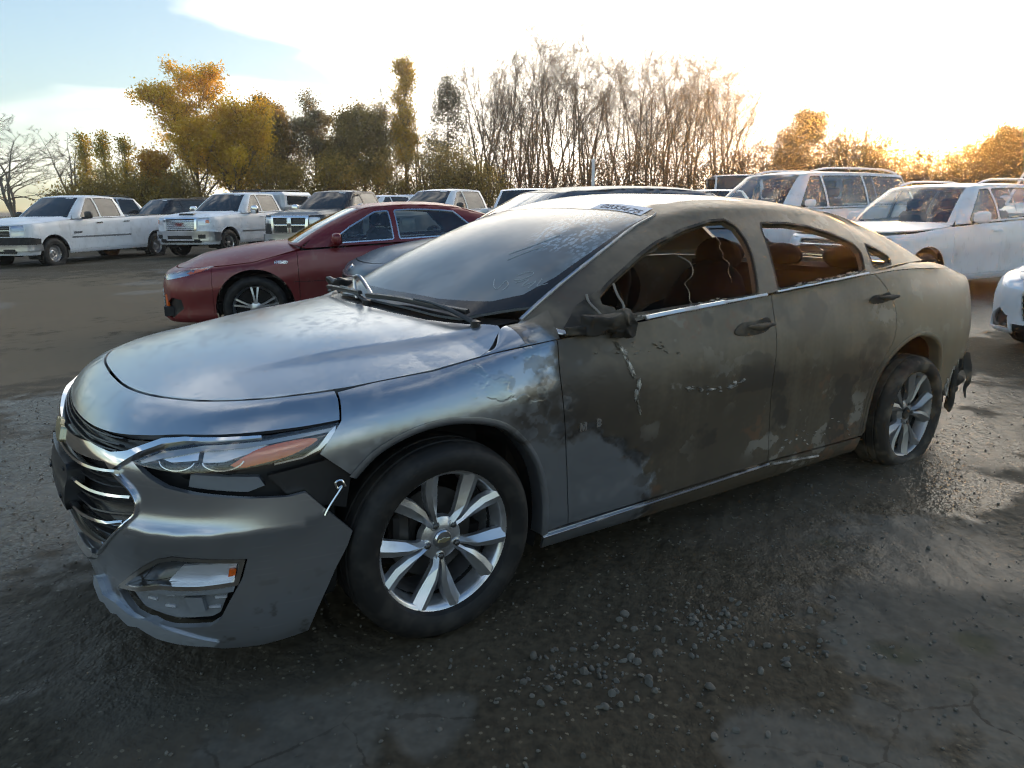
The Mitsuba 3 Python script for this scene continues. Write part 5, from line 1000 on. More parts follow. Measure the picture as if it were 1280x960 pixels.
    # mirrors, handles, rails
    for sy in (-1, 1):
        my, mz, mx = sy * (w + .06 + G.mirror_out if hasattr(G, 'mirror_out') else w + .08), G.belt0 + .11, G.wbx + .50
        sz_ = np.array(getattr(G, 'mirror', (.11, .20, .13))); mir_ = trimesh.creation.icosphere(subdivisions=3); v = mir_.vertices; v = np.sign(v) * np.abs(v) ** .62 * sz_ / 2; v[:, 0] *= np.where(v[:, 0] > 0, .75, 1.1)
        key = add('door_mirror', mk(v + [mx, my, mz], mir_.faces), getattr(G, 'mirror_mat', paint), smooth=True); sub = key[len(root) + 2:]
        add('mirror_glass', box((mx + sz_[0] * .36, my, mz), (.006, sz_[1] * .8, sz_[2] * .75), bev=.002), 'car_glass', sub); add('mirror_arm', box((mx, sy * (w - .02 + (abs(my) - w) * .3), mz - sz_[2] * .38), (.05, abs(my) - w + .14, .035), bev=.012), 'black_trim', sub)
        if G.detail or sy < 0:
            for x in [c_ - .17 for c_ in cuts[2:4]][:len(names) - 2]:
                P, Nn = P_.at(np.array([(-sy * -1 * -1 * ax(x) if sy > 0 else ax(x), bz(x) - .13)])); q = P + Nn * .03; add('door_handle', ribbon(np.array([q[0] + [d, 0, 0] for d in (-.10, -.05, .0, .05, .10)]), Nn[0], .028, .03), getattr(G, 'handle', paint))
    if G.rails:
        for sy in (-1, 1):
            y = sy * hr * .96; xs_ = np.linspace(G.wtx + .30, G.rrx - .15, 12); z_ = rz(xs_) + np.interp(np.arange(12), [0, 1.5, 9.5, 11], [.03, .085, .085, .03]); add('roof_rail', tube(np.stack([xs_, np.full(12, y), z_], 1), .017, 8), G.rails, smooth=50)
    # wheels
    tm = tyre_mesh(G.wr, G.wr * G.rimr, G.ww, .008); rm = rim_generic(G.wr * G.rimr, G.rim)
    for x0 in (0, G.wb):
        for sy in (-1, 1):
            if sy > 0 and not G.detail: continue
            M = trimesh.transformations.translation_matrix([x0, sy * (w - .02 - G.ww / 2), G.wr]) @ (np.eye(4) if sy < 0 else rotm([0, 0, 1], 180))
            key = put(root, 'wheel', lathe([(G.wr * G.rimr * .97, .118), (G.wr * G.rimr * .9, .112), (.03, .112)], 24), 'dark_plastic', W=W @ M); sub = key
            put(sub, 'tyre', tm, 'rubber', W=W @ M, smooth=40); put(sub, 'rim', rm, G.rimm, W=W @ M, smooth=25)
            aa = np.linspace(-.3, math.pi + .3, 15); rw = ar - .012; c_ = np.stack([x0 + rw * np.cos(aa), np.minimum(G.wr + .01 + rw * np.sin(aa), (G.nose if x0 == 0 else G.belt1) - .10)], 1); n1 = len(aa)
            V = np.vstack([np.c_[c_[:, 0], np.full(n1, sy * (w - .07)), c_[:, 1]], np.c_[c_[:, 0], np.full(n1, sy * (w - .45)), c_[:, 1]], [[x0, sy * (w - .45), G.wr]]]); Fw = [[i, i + 1, n1 + i + 1] for i in range(n1 - 1)] + [[i, n1 + i + 1, n1 + i] for i in range(n1 - 1)] + [[n1 + i, n1 + i + 1, 2 * n1] for i in range(n1 - 1)]
            add('wheel_well', mk(V, Fw), 'dark_plastic', smooth=False)
    add('underbody', box(((G.wb) / 2, 0, G.zb + .12), (G.wb + G.fo * .9 + G.ro * .9, 1.35 * w, .10)), 'dark_plastic')
    # interior
    if G.glass != 'car_glass':
        add('dashboard', box((G.wbx + .30, 0, G.belt0 - .03), (.40, 1.6 * hb, .14), bev=.05), 'dark_plastic')
        for xs_ in ([G.wtx + .35, G.wtx + 1.25] if G.rrx - G.wtx > 1.5 else [G.wtx + .35]):
            for y in (-.38, .38):
                key = add('seat', cat([box((xs_, y, G.belt0 - .12), (.14, .48, .62), bev=.06), box((xs_ + .02, y, G.belt0 + .30), (.10, .27, .17), bev=.04)]), 'seat_fabric')
        add('steering_wheel', tube([(G.wbx + .62 + .06 * math.sin(a), -.38 + .18 * math.cos(a), G.belt0 + .02 + .17 * math.sin(a)) for a in np.linspace(0, 2 * np.pi, 20, endpoint=False)], .015, 6, closed=True), 'black_trim')
        add('cabin_floor', box(((G.wbx + G.rbx) / 2, 0, G.belt0 - .42), (G.rbx - G.wbx, 1.7 * hb, .06)), 'dark_plastic')
    G.P, G.root, G.add, G.ax, G.W, G.Gi, G.Gs, G.bz, G.both = P_, root, add, ax, W, Gi, Gs, bz, both
    return G
def decal(G, poly, mat, name, off=.006, h=.03, sub='', flange=.004, label=None): return G.add(name, panel(G.P, Polygon(poly) if not isinstance(poly, (Polygon, MultiPolygon)) else poly, h, off=off, flange=flange), mat, sub, label=label)
def word(G, text, a, z, height, mat, name='badge', flank=True, bold=True, off=.006):
    m = meshkit.text_mesh(text, height, .005, bold=bold); v = m.vertices.copy(); wd = v[:, 0].max(); q = np.stack([a + (wd / 2 - v[:, 0] if not flank else -v[:, 0]), z + v[:, 1]], 1); q[:, 0] = a - v[:, 0] + (wd / 2 if not flank else 0); P, Nn = G.P.at(q); return G.add(name, mk(P + Nn * (off + v[:, 2:3]), m.faces), mat)
PICK = dict(wb=3.9, fo=.95, ro=1.25, w=1.0, zb=.38, nose=1.16, cowl=1.30, belt0=1.27, belt1=1.33, tail=1.36, wbx=.62, wtx=1.36, roof=1.92, rrx=2.90, rbx=3.02, hr=.66, hb=.93, wr=.40, ww=.25, boxy=.85, crown=.05, pillars=(1.82,), last=(2.78, 2.70),
            cuts=(.58, 1.86, 3.05), bed=True, mirror=(.13, .24, .28), mirror_out=.08, rim='6', rimr=.60)
# -- red saloon beside the burned one
def front_red(G):
    return {'headlight': ([(.40, .655), (.52, .70), (.75, .738), (1.0, .768), (1.20, .788), (1.10, .745), (.93, .70), (.75, .668), (.55, .640)], 'lens_blue', dict(off=-.012, lens=True, flange=.02)),
            'upper_grille': ([(-.40, .655), (-.30, .625), (.30, .625), (.40, .655), (.42, .685), (.2, .68), (-.2, .68), (-.42, .685)], 'black_trim', dict(off=-.02, slats=2, slat_w=.012, sym=False)),
            'lower_grille': ([(-.46, .20), (.46, .20), (.50, .40), (.40, .55), (-.40, .55), (-.50, .40)], 'black_trim', dict(off=-.03, slats=7, slat_w=.012, slat_mat='black_trim', sym=False)),
            'fog_intake': ([(.60, .26), (.68, .24), (.86, .36), (.84, .45), (.70, .47), (.58, .40)], 'black_trim', dict(off=-.03)),
            'amber_corner': ([(.52, .30), (.57, .28), (.60, .42), (.58, .50), (.53, .48)], 'amber', dict(off=.006, flange=.02))}
R = vehicle('saloon', 'dark red saloon parked beyond the burned car with hood and left front wheel in view', 'car', yard(1.44, 6.04, -15.5), 'red_paint', dict(wb=2.825, fo=.96, ro=1.09, w=.92, nose=.76, cowl=.99, belt0=.935, belt1=1.04, tail=1.06, wbx=.38, wtx=1.14, roof=1.44, rrx=2.45, rbx=3.30, hr=.585, hb=.865, wr=.335, ww=.225, glass='tint_glass', pillars=(1.55,), last=(2.52, 2.25), cuts=(.46, 1.56, 2.45), front=front_red, rim='5', rimr=.72, seal='satin_chrome', sticker=False))
decal(R, [(.90, .722), (.98, .757), (1.14, .776), (1.07, .742), (.95, .712)], 'amber', 'amber_reflector', off=.0); decal(R, [(-.90, .722), (-.98, .757), (-1.14, .776), (-1.07, .742), (-.95, .712)], 'amber', 'amber_reflector', off=-.004)
word(R, 'HYBRID', R.ax(.22), .80, .026, 'satin_chrome'); decal(R, Polygon([(R.ax(.40), .60), (R.ax(1.5), .615), (R.ax(1.5), .62), (R.ax(.40), .606)]), 'black_trim', 'body_crease', off=.001)  # thin black strip paints the shade line of a door crease
# -- grey blue crossover between the two
def front_kia(G):
    return {'headlight': ([(.50, .70), (.62, .76), (.92, .83), (1.02, .84), (.90, .76), (.66, .69)], 'clear_lamp', dict(off=-.012, lens=True)), 'grille': ([(-.44, .69), (-.40, .62), (.40, .62), (.44, .69), (.40, .745), (.10, .725), (-.10, .725), (-.40, .745)], 'black_trim', dict(off=-.02, slats=4, slat_w=.010, slat_mat='dark_metal', sym=False)),
            'lower_grille': ([(-.6, .26), (.6, .26), (.52, .48), (-.52, .48)], 'black_trim', dict(off=-.03, slats=4, slat_mat='black_trim', sym=False))}
K = vehicle('crossover', 'grey blue crossover with an oval badge wedged between the red saloon and the burned car', 'car', yard(2.62, 3.86, -14), 'grey_blue_paint', dict(wb=2.72, fo=.90, ro=.90, w=.92, nose=.86, cowl=1.06, belt0=1.02, belt1=1.12, tail=1.12, wbx=.40, wtx=1.12, roof=1.57, rrx=2.95, rbx=3.40, hr=.60, hb=.86, wr=.34, glass='tint_glass', pillars=(1.55,), last=(2.9, 2.7), front=front_kia, sticker=False, rails=False))
decal(K, Polygon([(.065 * math.cos(t), .80 + .032 * math.sin(t)) for t in np.linspace(0, 2 * np.pi, 28)[:-1]]), 'satin_chrome', 'emblem', off=.012, h=.02, flange=.012); decal(K, [(-.44, .735), (-.40, .755), (-.1, .735), (.1, .735), (.40, .755), (.44, .735), (.40, .745), (.1, .725), (-.1, .725), (-.40, .745)], 'satin_chrome', 'grille_trim', off=.008, h=.02, flange=.015)
K.add('paper_label', panel(K.Gi, Polygon([(a * .25, c * .2) for a, c in [(1.0, .35), (1.1, 1.2), (2.1, 1.1), (2.2, .35)]]), .05, off=.004, flange=0), 'paper', 'windshield'); K.add('paper_label', panel(K.Gi, Polygon([(a * .25, c * .2) for a, c in [(-.2, .35), (-.1, 1.0), (.7, 1.1), (.8, .4)]]), .05, off=.004, flange=0), 'paper', 'windshield')
# -- white extended cab pickup, leftmost
def front_silv(G):
    return {'headlight': ([(.58, 1.0), (.58, 1.13), (.74, 1.14), (.90, 1.15), (.92, 1.02), (.80, 1.0)], 'lens_blue', dict(off=-.01, lens=True)), 'turn_lamp': ([(.58, .87), (.58, .965), (.90, .98), (.92, .89)], 'clear_lamp', dict(off=-.004)),
            'grille': ([(-.55, .86), (.55, .86), (.55, 1.13), (-.55, 1.13)], 'black_trim', dict(off=-.03, slats=3, slat_w=.03, slat_mat='dark_metal', sym=False)), 'upper_bumper': ([(-1.28, .66), (1.28, .66), (1.28, .80), (.95, .84), (-.95, .84), (-1.28, .80)], 'dark_plastic', dict(off=.03, sym=False)),
            'bumper_bar': ([(-1.30, .50), (1.30, .50), (1.30, .655), (-1.30, .655)], 'chrome_dull', dict(off=.05, sym=False, flange=.06))}
pr('chrome_dull', (.62, .63, .65), .22, .9)
V1 = vehicle('pickup', 'white extended cab pickup with black door mirror cut by the left edge', 'pickup', yard(-.25, 21.0, 42.5, -.10), 'white_paint', dict(PICK, wb=4.0, front=front_silv, roof=1.93, rim='steel', rimr=.56, rimm='old_chrome', mirror=(.12, .22, .20), mirror_mat='black_trim', handle='black_trim', pillars=(1.80,), last=(2.60, 2.55), rrx=2.72, rbx=2.86, cuts=(.55, 1.82, 2.88)))
for z0 in (.78,): decal(V1, Polygon([(V1.ax(.60), z0), (V1.ax(2.85), z0), (V1.ax(2.85), z0 + .045), (V1.ax(.60), z0 + .045)]), 'grey_plastic', 'side_moulding', off=.008)
decal(V1, [(-.55, .985), (.55, .985), (.55, 1.02), (-.55, 1.02)], 'chrome', 'grille_bar', off=.0)
decal(V1, Polygon([(-.095, .965), (-.08, 1.018), (-.035, 1.018), (-.03, 1.03), (.03, 1.03), (.035, 1.018), (.095, 1.018), (.08, .965), (.035, .965), (.03, .953), (-.03, .953), (-.035, .965)]), 'gold_emblem', 'emblem', off=.02, h=.03); word(V1, '2500 HD', V1.ax(.66), .90, .05, 'black_trim')
# -- white crew cab pickup with chrome
def front_gmc(G):
    return {'headlight': ([(.60, .95), (.60, 1.14), (.78, 1.16), (.96, 1.165), (.98, .98), (.80, .95)], 'clear_lamp', dict(off=-.02, lens=True)), 'grille': ([(-.50, .78), (.50, .78), (.52, 1.13), (-.52, 1.13)], 'black_trim', dict(off=-.03, slats=5, slat_w=.034, slat_mat='satin_chrome', sym=False)),
            'bumper_bar': ([(-1.27, .50), (1.27, .50), (1.27, .74), (.85, .78), (-.85, .78), (-1.27, .74)], 'chrome_dull', dict(off=.06, sym=False, flange=.07)), 'fog_lamp': ([(.62, .56), (.82, .56), (.82, .68), (.62, .68)], 'black_trim', dict(off=.065, cut=False)), 'bumper_step': ([(-.42, .55), (.42, .55), (.42, .65), (-.42, .65)], 'black_trim', dict(off=.066, cut=False, sym=False))}
V2 = vehicle('pickup', 'white crew cab pickup with chrome grille and chrome tow mirrors left of the black pickup', 'pickup', yard(4.39, 21.5, 38.5), 'white_paint', dict(PICK, front=front_gmc, roof=1.93, mirror_mat='chrome', clad='white_paint', rimm='old_chrome', rim='5', mirror=(.13, .26, .26)))
for q in ([(-.56, .74), (.56, .74), (.58, 1.16), (-.58, 1.16)],):
    decal(V2, Polygon(q).difference(Polygon([(-.49, .79), (.49, .79), (.51, 1.12), (-.51, 1.12)])), 'chrome', 'grille_frame', off=.02, flange=.05)
word(V2, 'GMC', 0, .92, .09, 'red_lamp', 'emblem', flank=False, off=.012)
for sg in (-1, 1): decal(V2, Polygon([(sg * .84, 1.0), (sg * .95, 1.0), (sg * .95, 1.10), (sg * .84, 1.10)]), 'amber', 'amber_reflector', off=-.002)
V2.add('hood_scoop', trimesh.convex.convex_hull(np.array([(-.62, y, z) for y, z in ((-.26, 1.235), (.26, 1.235), (-.24, 1.285), (.24, 1.285))] + [(-.15, -.2, 1.27), (-.15, .2, 1.27)])), 'black_trim', smooth=False); decal(V2, Polygon([(V2.ax(.62), .72), (V2.ax(3.0), .72), (V2.ax(3.0), .76), (V2.ax(.62), .76)]), 'chrome_dull', 'side_moulding', off=.01)
V2.add('canopy', cat([box((4.05, 0, 1.66), (1.9, 1.78, .60), bev=.10)]), 'white_paint'); V2.add('canopy_window', box((4.0, -.895, 1.68), (1.3, .02, .30), bev=.008), 'car_glass'); V2.add('roof_rack', cat([tube([(2.3, s_ * .6, 1.99), (4.6, s_ * .6, 2.03)], .025, 6) for s_ in (-1, 1)] + [tube([(x, -.62, 2.01), (x, .62, 2.01)], .02, 6) for x in (2.5, 3.3, 4.3)]), 'black_trim')
# -- black pickup with cross bar grille
def front_ram(G):
    return {'headlight': ([(.62, .98), (.62, 1.16), (.80, 1.17), (.96, 1.15), (.98, 1.0)], 'clear_lamp', dict(off=-.02, lens=True)), 'grille': ([(-.50, .72), (.50, .72), (.54, 1.15), (-.54, 1.15)], 'black_trim', dict(off=-.03, slats=1, slat_w=.045, slat_mat='chrome', bars=1, sym=False)), 'bumper_bar': ([(-1.27, .46), (1.27, .46), (1.27, .66), (.85, .70), (-.85, .70), (-1.27, .66)], 'chrome_dull', dict(off=.06, sym=False, flange=.07))}
V3 = vehicle('pickup', 'black crew cab pickup with a chrome cross bar grille rising behind the red saloon', 'pickup', yard(6.69, 18.6, 37), 'black_paint', dict(PICK, front=front_ram, roof=1.94, mirror_mat='chrome', rimm='old_chrome', nose=1.20, cowl=1.33))
decal(V3, Polygon([(-.58, .68), (.58, .68), (.62, 1.19), (-.62, 1.19)]).difference(Polygon([(-.49, .735), (.49, .735), (.53, 1.135), (-.53, 1.135)])), 'chrome', 'grille_frame', off=.02, flange=.05); decal(V3, [(-.07, .72), (.07, .72), (.07, 1.15), (-.07, 1.15)], 'satin_chrome', 'cross_bar', off=.0); decal(V3, [(-.06, .90), (-.045, .87), (0, .85), (.045, .87), (.06, .90), (.05, .99), (-.05, .99)], 'dark_metal', 'emblem', off=.02)
V3.add('window_visor', tube([(1.0, -.86, 1.62), (1.25, -.80, 1.80), (1.8, -.78, 1.82)], .02, 6), 'black_trim')
# -- white pickup in the middle, others behind
def front_plain(G): return {'headlight': ([(.60, G.nose - .22), (.60, G.nose - .04), (.95, G.nose - .02), (.98, G.nose - .18)], 'clear_lamp', dict(off=-.02)), 'grille': ([(-.52, G.nose - .36), (.52, G.nose - .36), (.54, G.nose - .05), (-.54, G.nose - .05)], 'black_trim', dict(off=-.03, slats=3, sym=False))}
vehicle('pickup', 'white crew cab pickup with black mirror seen over the roof of the red saloon', 'pickup', yard(8.78, 16.5, 24), 'white_paint', dict(PICK, front=front_plain, roof=1.93, mirror_mat='black_trim'))
SUV = dict(wb=2.95, fo=.92, ro=1.05, w=.98, zb=.30, nose=1.05, cowl=1.20, belt0=1.16, belt1=1.24, tail=1.24, wbx=.60, wtx=1.25, roof=1.84, rrx=3.45, rbx=3.85, hr=.66, hb=.92, wr=.38, ww=.24, boxy=.55, pillars=(1.70, 2.72), last=(3.55, 3.35), cuts=(.56, 1.72, 2.75), rim='5', rimr=.66)
vehicle('suv', 'dark grey off roader half hidden behind the white pickup bed', 'car', yard(3.56, 29.0, 25), 'black_paint', dict(SUV, front=front_plain, roof=1.86, detail=0), group=None)
vehicle('suv', 'white suv roof with rails showing above the dark off roader', 'car', yard(6.2, 35.5, 27), 'white_paint', dict(SUV, front=front_plain, roof=1.95, detail=0, rails='dark_metal'))
vehicle('suv', 'dark grey suv at the left edge in front of the white van', 'car', yard(-5.0, 26.5, 30), 'black_paint', dict(SUV, front=front_plain, roof=1.72, detail=0, boxy=.3))
vehicle('van', 'white van with roof rack and dark windows behind the dark suv at the left edge', 'van', yard(-6.6, 32.5, -10), 'white_paint', dict(SUV, front=front_plain, wb=3.4, roof=2.22, rrx=4.7, rbx=4.9, ro=1.2, belt0=1.3, belt1=1.35, tail=1.35, pillars=(1.7, 3.1), last=(4.5, 4.45), rails='dark_metal', detail=0, boxy=.9))
vehicle('suv', 'pale blue suv roof with rails showing above the cab of the leftmost white pickup', 'car', yard(.6, 30.5, 20), 'silver_paint', dict(SUV, front=front_plain, roof=1.93, rails='dark_metal', detail=0))
C1 = vehicle('pickup', 'white pickup with windowed canopy and red stripes behind the black pickup', 'pickup', yard(10.2, 24.5, 15), 'white_paint', dict(PICK, front=front_plain, roof=1.90, detail=0))
C1.add('canopy', box((4.1, 0, 1.62), (1.9, 1.74, .60), bev=.08), 'white_paint'); C1.add('canopy_window', cat([box((3.65, -.875, 1.68), (.55, .02, .28), bev=.008), box((4.5, -.875, 1.68), (.6, .02, .28), bev=.008)]), 'car_glass')
for z0 in (1.0, 1.12): decal(C1, Polygon([(C1.ax(.6), z0), (C1.ax(4.9), z0 + .06), (C1.ax(4.9), z0 + .12), (C1.ax(.6), z0 + .05)]), 'red_lamp', 'red_stripe', off=.008, h=.1)
for n_, (x, y, yw, pnt, lab) in enumerate([(9.3, 11.4, 52, 'white_paint', 'white suv beyond the dark crossover roof, leftmost of three'), (11.4, 10.4, 50, 'white_paint', 'white suv roof in the row beyond the burned car, middle one of three'), (13.6, 9.2, 48, 'white_paint', 'white suv roof beside the tall white suv, rightmost of three')]):
    vehicle('suv', lab, 'car', yard(x, y, yw), pnt, dict(SUV, front=front_plain, roof=1.84 - .03 * n_, detail=0))
# -- white suv pair behind the burned car's tail
J = vehicle('suv', 'white suv with a gaping hood seam standing behind the tail of the burned car', 'car', yard(9.79, 3.35, -7, -.06), 'white_paint', dict(SUV, wb=2.915, front=front_plain, roof=1.72, wtx=1.22, wbx=.52, nose=.98, cowl=1.12, belt0=1.10, belt1=1.18, tail=1.18, glass='clear_glass', rails='satin_chrome', hoodopen=2.5, mirror=(.12, .22, .17), wr=.37, boxy=.45, sticker=False))
vehicle('suv', 'tall white suv with roof rails and clear windows behind the burned car roof', 'car', yard(9.6, 6.05, -6, .0), 'white_paint', dict(SUV, front=front_plain, wb=3.1, roof=1.95, cowl=1.30, belt0=1.27, belt1=1.30, tail=1.3, rrx=4.1, rbx=4.4, last=(4.2, 4.0), pillars=(1.75, 2.85), nose=1.16, ro=1.15, boxy=.7, glass='clear_glass', rails='satin_chrome'))
def front_edge(G):
    return {'headlight': ([(.44, .60), (.50, .69), (.72, .75), (.98, .775), (.90, .70), (.66, .615)], 'clear_lamp', dict(off=-.02, lens=True)), 'grille': ([(-.40, .34), (.40, .34), (.44, .56), (.40, .70), (-.40, .70), (-.44, .56)], 'black_trim', dict(off=-.05, slats=6, slat_mat='dark_metal', slat_w=.012, sym=False)), 'fog_intake': ([(.52, .25), (.84, .25), (.80, .36), (.66, .43), (.56, .36)], 'black_trim', dict(off=-.04)), 'lower_lip': ([(-.5, .20), (.5, .20), (.5, .30), (-.5, .30)], 'black_trim', dict(off=-.03, sym=False))}
E_ = vehicle('saloon', 'white saloon nose with angular fog intake entering at the right edge', 'car', yard(7.14, -.63, -8), 'white_paint', dict(wb=2.70, fo=.95, ro=1.0, w=.90, nose=.74, cowl=.97, belt0=.93, belt1=1.03, tail=1.04, wbx=.36, wtx=1.1, roof=1.43, front=front_edge, wr=.33, sticker=False))
for sg in (-1, 1): decal(E_, [(sg * a_, b_) for a_, b_ in [(.54, .275), (.66, .265), (.80, .345), (.79, .36), (.655, .29), (.545, .30)]], 'satin_chrome', 'fog_trim', off=.004, h=.03)
# -- far vans, container, pole
vehicle('van', 'white box van with dark windshield beyond the row of roofs under the bare trees', 'van', yard(22.6, 15.8, 45), 'white_paint', dict(SUV, front=front_plain, roof=2.55, w=1.05, wtx=.95, wbx=.5, cowl=1.45, nose=1.30, belt0=1.45, belt1=1.5, tail=1.5, hr=.86, hb=.98, rrx=4.6, rbx=4.75, last=(4.3, 4.3), wb=3.5, ro=1.3, boxy=1.0, detail=0, hr_rear=.9))
vehicle('van', 'white high roofed van at the right edge behind the white suv', 'van', yard(19.2, 4.6, 0), 'white_paint', dict(SUV, front=front_plain, roof=2.60, w=1.02, wtx=1.35, wbx=.35, cowl=1.30, nose=1.10, belt0=1.35, belt1=1.4, tail=1.4, hr=.78, hb=.98, rrx=4.8, rbx=5.0, last=(4.5, 4.5), wb=3.6, ro=1.2, boxy=.7, detail=0))
ct = thing('shipping_container', 'grey blue steel container far behind the row of white roofs', 'container'); Wc = yard(26.5, 27.5, -37, -.3)
put(ct, 'body', box((0, 0, 1.2), (11, 2.4, 2.4), bev=.03), 'container_paint', W=Wc)
for i_, x in enumerate(np.arange(-5.2, 5.3, .4)): put(ct, 'rib', box((x, -1.215, 1.2), (.16, .05, 2.2), bev=.012), 'container_paint', W=Wc)
pr('container_paint', dusty((.16, .19, .22), amt=.3), .5)
pl = thing('post', 'thin pale post standing by the container under the bare trees', 'post'); Wp = yard(21.5, 23.0, 0); put(pl, 'shaft', tube([(0, 0, -.2), (0, 0, 3.3)], .07, 10), 'paper', W=Wp); put(pl, 'cap', lathe([(.0, .14), (.10, .10), (.10, 0), (0, 0)], 12, 'z').apply_translation([0, 0, 3.3]), 'paper', W=Wp)
# ---------------------------------------------------------------- trees along the far edge of the yard
def leafmat(key, a, b, trans=1.1):
    def f(p, n, uv): return mikit.mix(mi.Color3f(*a), mi.Color3f(*b), S(.30, .72, .6 * mikit.fbm(p.x * .9, p.y * .9, p.z * .9, octaves=3) + .4 * mikit.cell_rand(p.x * 5, p.y * 5, p.z * 5)))
    scene[key] = {'type': 'principledthin', 'base_color': mikit.proc(f), 'roughness': .5, 'diff_trans': trans, 'spec_trans': 0.0}
leafmat('leaf_gold', (.60, .38, .025), (.86, .62, .06)); leafmat('leaf_orange', (.58, .30, .03), (.75, .46, .06)); leafmat('leaf_olive', (.24, .185, .05), (.44, .33, .08)); leafmat('leaf_dark', (.055, .066, .030), (.13, .13, .052))
leafmat('leaf_pale', (.16, .15, .07), (.28, .25, .11)); leafmat('leaf_larch', (.34, .31, .05), (.60, .48, .07)); leafmat('leaf_brown', (.12, .082, .040), (.26, .165, .065)); leafmat('leaf_yellow', (.26, .19, .042), (.50, .35, .08))
def bark_c(p, n, uv): return mikit.mix(mi.Color3f(.055, .042, .030), mi.Color3f(.15, .12, .09), mikit.fbm(p.x * 6, p.y * 6, p.z * 2, octaves=3))
pr('bark', mikit.proc(bark_c), .85, 0, .2)
def bark_pale(p, n, uv): return mikit.mix(mi.Color3f(.13, .11, .09), mi.Color3f(.27, .24, .20), mikit.fbm(p.x * 6, p.y * 6, p.z * 2, octaves=3))
pr('pale_bark', mikit.proc(bark_pale), .85, 0, .2)
def prisms(S0, S1, R0, R1, k=3):
    """tapered sticks as one mesh"""
    d = S1 - S0; d /= np.linalg.norm(d, axis=1, keepdims=True) + 1e-9; r = np.cross(d, [.31, .52, .79]); r /= np.linalg.norm(r, axis=1, keepdims=True); b = np.cross(d, r); n = len(S0)
    a = np.arange(k) * 2 * np.pi / k; ring = np.cos(a)[None, :, None] * r[:, None] + np.sin(a)[None, :, None] * b[:, None]
    V = np.concatenate([S0[:, None] + ring * R0[:, None, None], S1[:, None] + ring * R1[:, None, None]], 1).reshape(-1, 3); o = (np.arange(n) * 2 * k)[:, None]; i = np.arange(k); j = (i + 1) % k
    F = np.concatenate([np.stack([o + i, o + j, o + k + j], -1).reshape(-1, 3), np.stack([o + i, o + k + j, o + k + i], -1).reshape(-1, 3)]); return mk(V, F)
def grow(H, R, r, r0=.16, levels=4, up=.55, kids=(9, 6, 5, 4), spread=.55, first=.25, wob=.10, width=None, reach=.50, fork=0):
    """a branching skeleton: (starts, ends, radii0, radii1, level) and the tips"""
    segs, tips = [], []
    def limb(p, d, L, rad, lev):
        n = max(3, int(L / (.55 if lev == 0 else .32))); n = min(n, 16); pts = [p]; dd = d
        for i in range(n):
            dd = dd + r.normal(0, wob * (1 + .6 * lev), 3) + np.array([0, 0, up * .10]); dd /= np.linalg.norm(dd); pts.append(pts[-1] + dd * L / n)
        rs = rad * (1 - np.linspace(0, 1, n + 1) * .88)
        for i in range(n): segs.append((pts[i], pts[i + 1], rs[i], rs[i + 1], lev))
        if lev >= levels - 1: tips.append(pts[-1]); tips.append(pts[n // 2]); return
        for k in range(kids[lev]):
            t = first + (1 - first) * ((k + r.random()) / kids[lev]) if lev == 0 else .2 + .8 * (k + r.random()) / kids[lev]
            i = min(int(t * n), n - 1); q = pts[i] + (pts[i + 1] - pts[i]) * (t * n - i); az = r.random() * 2 * np.pi
            side = np.array([math.cos(az), math.sin(az), 0]); ax_ = pts[i + 1] - pts[i]; ax_ /= np.linalg.norm(ax_); nd = ax_ * (1 - spread) + side * spread * (1.0 + .3 * r.random()) + np.array([0, 0, up * .5]); nd /= np.linalg.norm(nd)
            limb(q, nd, L * (reach if lev == 0 else .52) * (1.15 - .65 * t) * (R if lev == 0 else 1), max(rs[i] * .58, .015), lev + 1)
    if fork:                      # a short bole that splits into a few rising stems
        bole = H * (.12 + .16 * r.random()); b_ = np.array([r.normal(0, .1), r.normal(0, .1), bole]); segs.append((np.zeros(3), b_, r0 * 1.25, r0, 0))
        for k in range(fork):
            az = 2 * np.pi * (k + r.random() * .7) / fork; d = np.array([math.cos(az) * .30, math.sin(az) * .30, 1.0]); limb(b_, d / np.linalg.norm(d), (H - bole) * (.72 + .28 * r.random()), r0 * (.62 + .2 * r.random()), 0)
    else: limb(np.zeros(3), np.array([r.normal(0, .05), r.normal(0, .05), 1.0]), H * .97, r0, 0)
    A = [np.array([s_[k] for s_ in segs]) for k in range(5)]; tips = np.array(tips)
    sc = np.array([1, 1, H / A[1][:, 2].max()]) * np.array([1, 1, 1.0])
    if width: rr = np.percentile(np.hypot(*(tips[:, :2] - tips[:, :2].mean(0)).T), 88); sc = sc * [width / rr, width / rr, 1]
    mv = tips[:, :2].mean(0) / max(tips[:, 2].mean(), 1e-6)
    sh = lambda P: np.c_[P[:, :2] - mv * P[:, 2:3], P[:, 2]] * sc
    return [sh(A[0]), sh(A[1]), A[2], A[3], A[4]], sh(tips)
def leaves(C, per, spread, size, r, flat=.8):
    n = len(C) * per; c = np.repeat(C, per, 0) + r.normal(0, 1, (n, 3)) * spread * [1, 1, flat]
    u = r.normal(0, 1, (n, 3)); u /= np.linalg.norm(u, axis=1, keepdims=True); w = np.cross(u, r.normal(0, 1, (n, 3))); w /= np.linalg.norm(w, axis=1, keepdims=True); s_ = size * (.6 + .8 * r.random((n, 1)))
    V = np.stack([c - u * s_, c + w * s_ * .55, c + u * s_, c - w * s_ * .55], 1).reshape(-1, 3); o = (np.arange(n) * 4)[:, None]; return mk(V, np.concatenate([o + [0, 1, 2], o + [0, 2, 3]]))
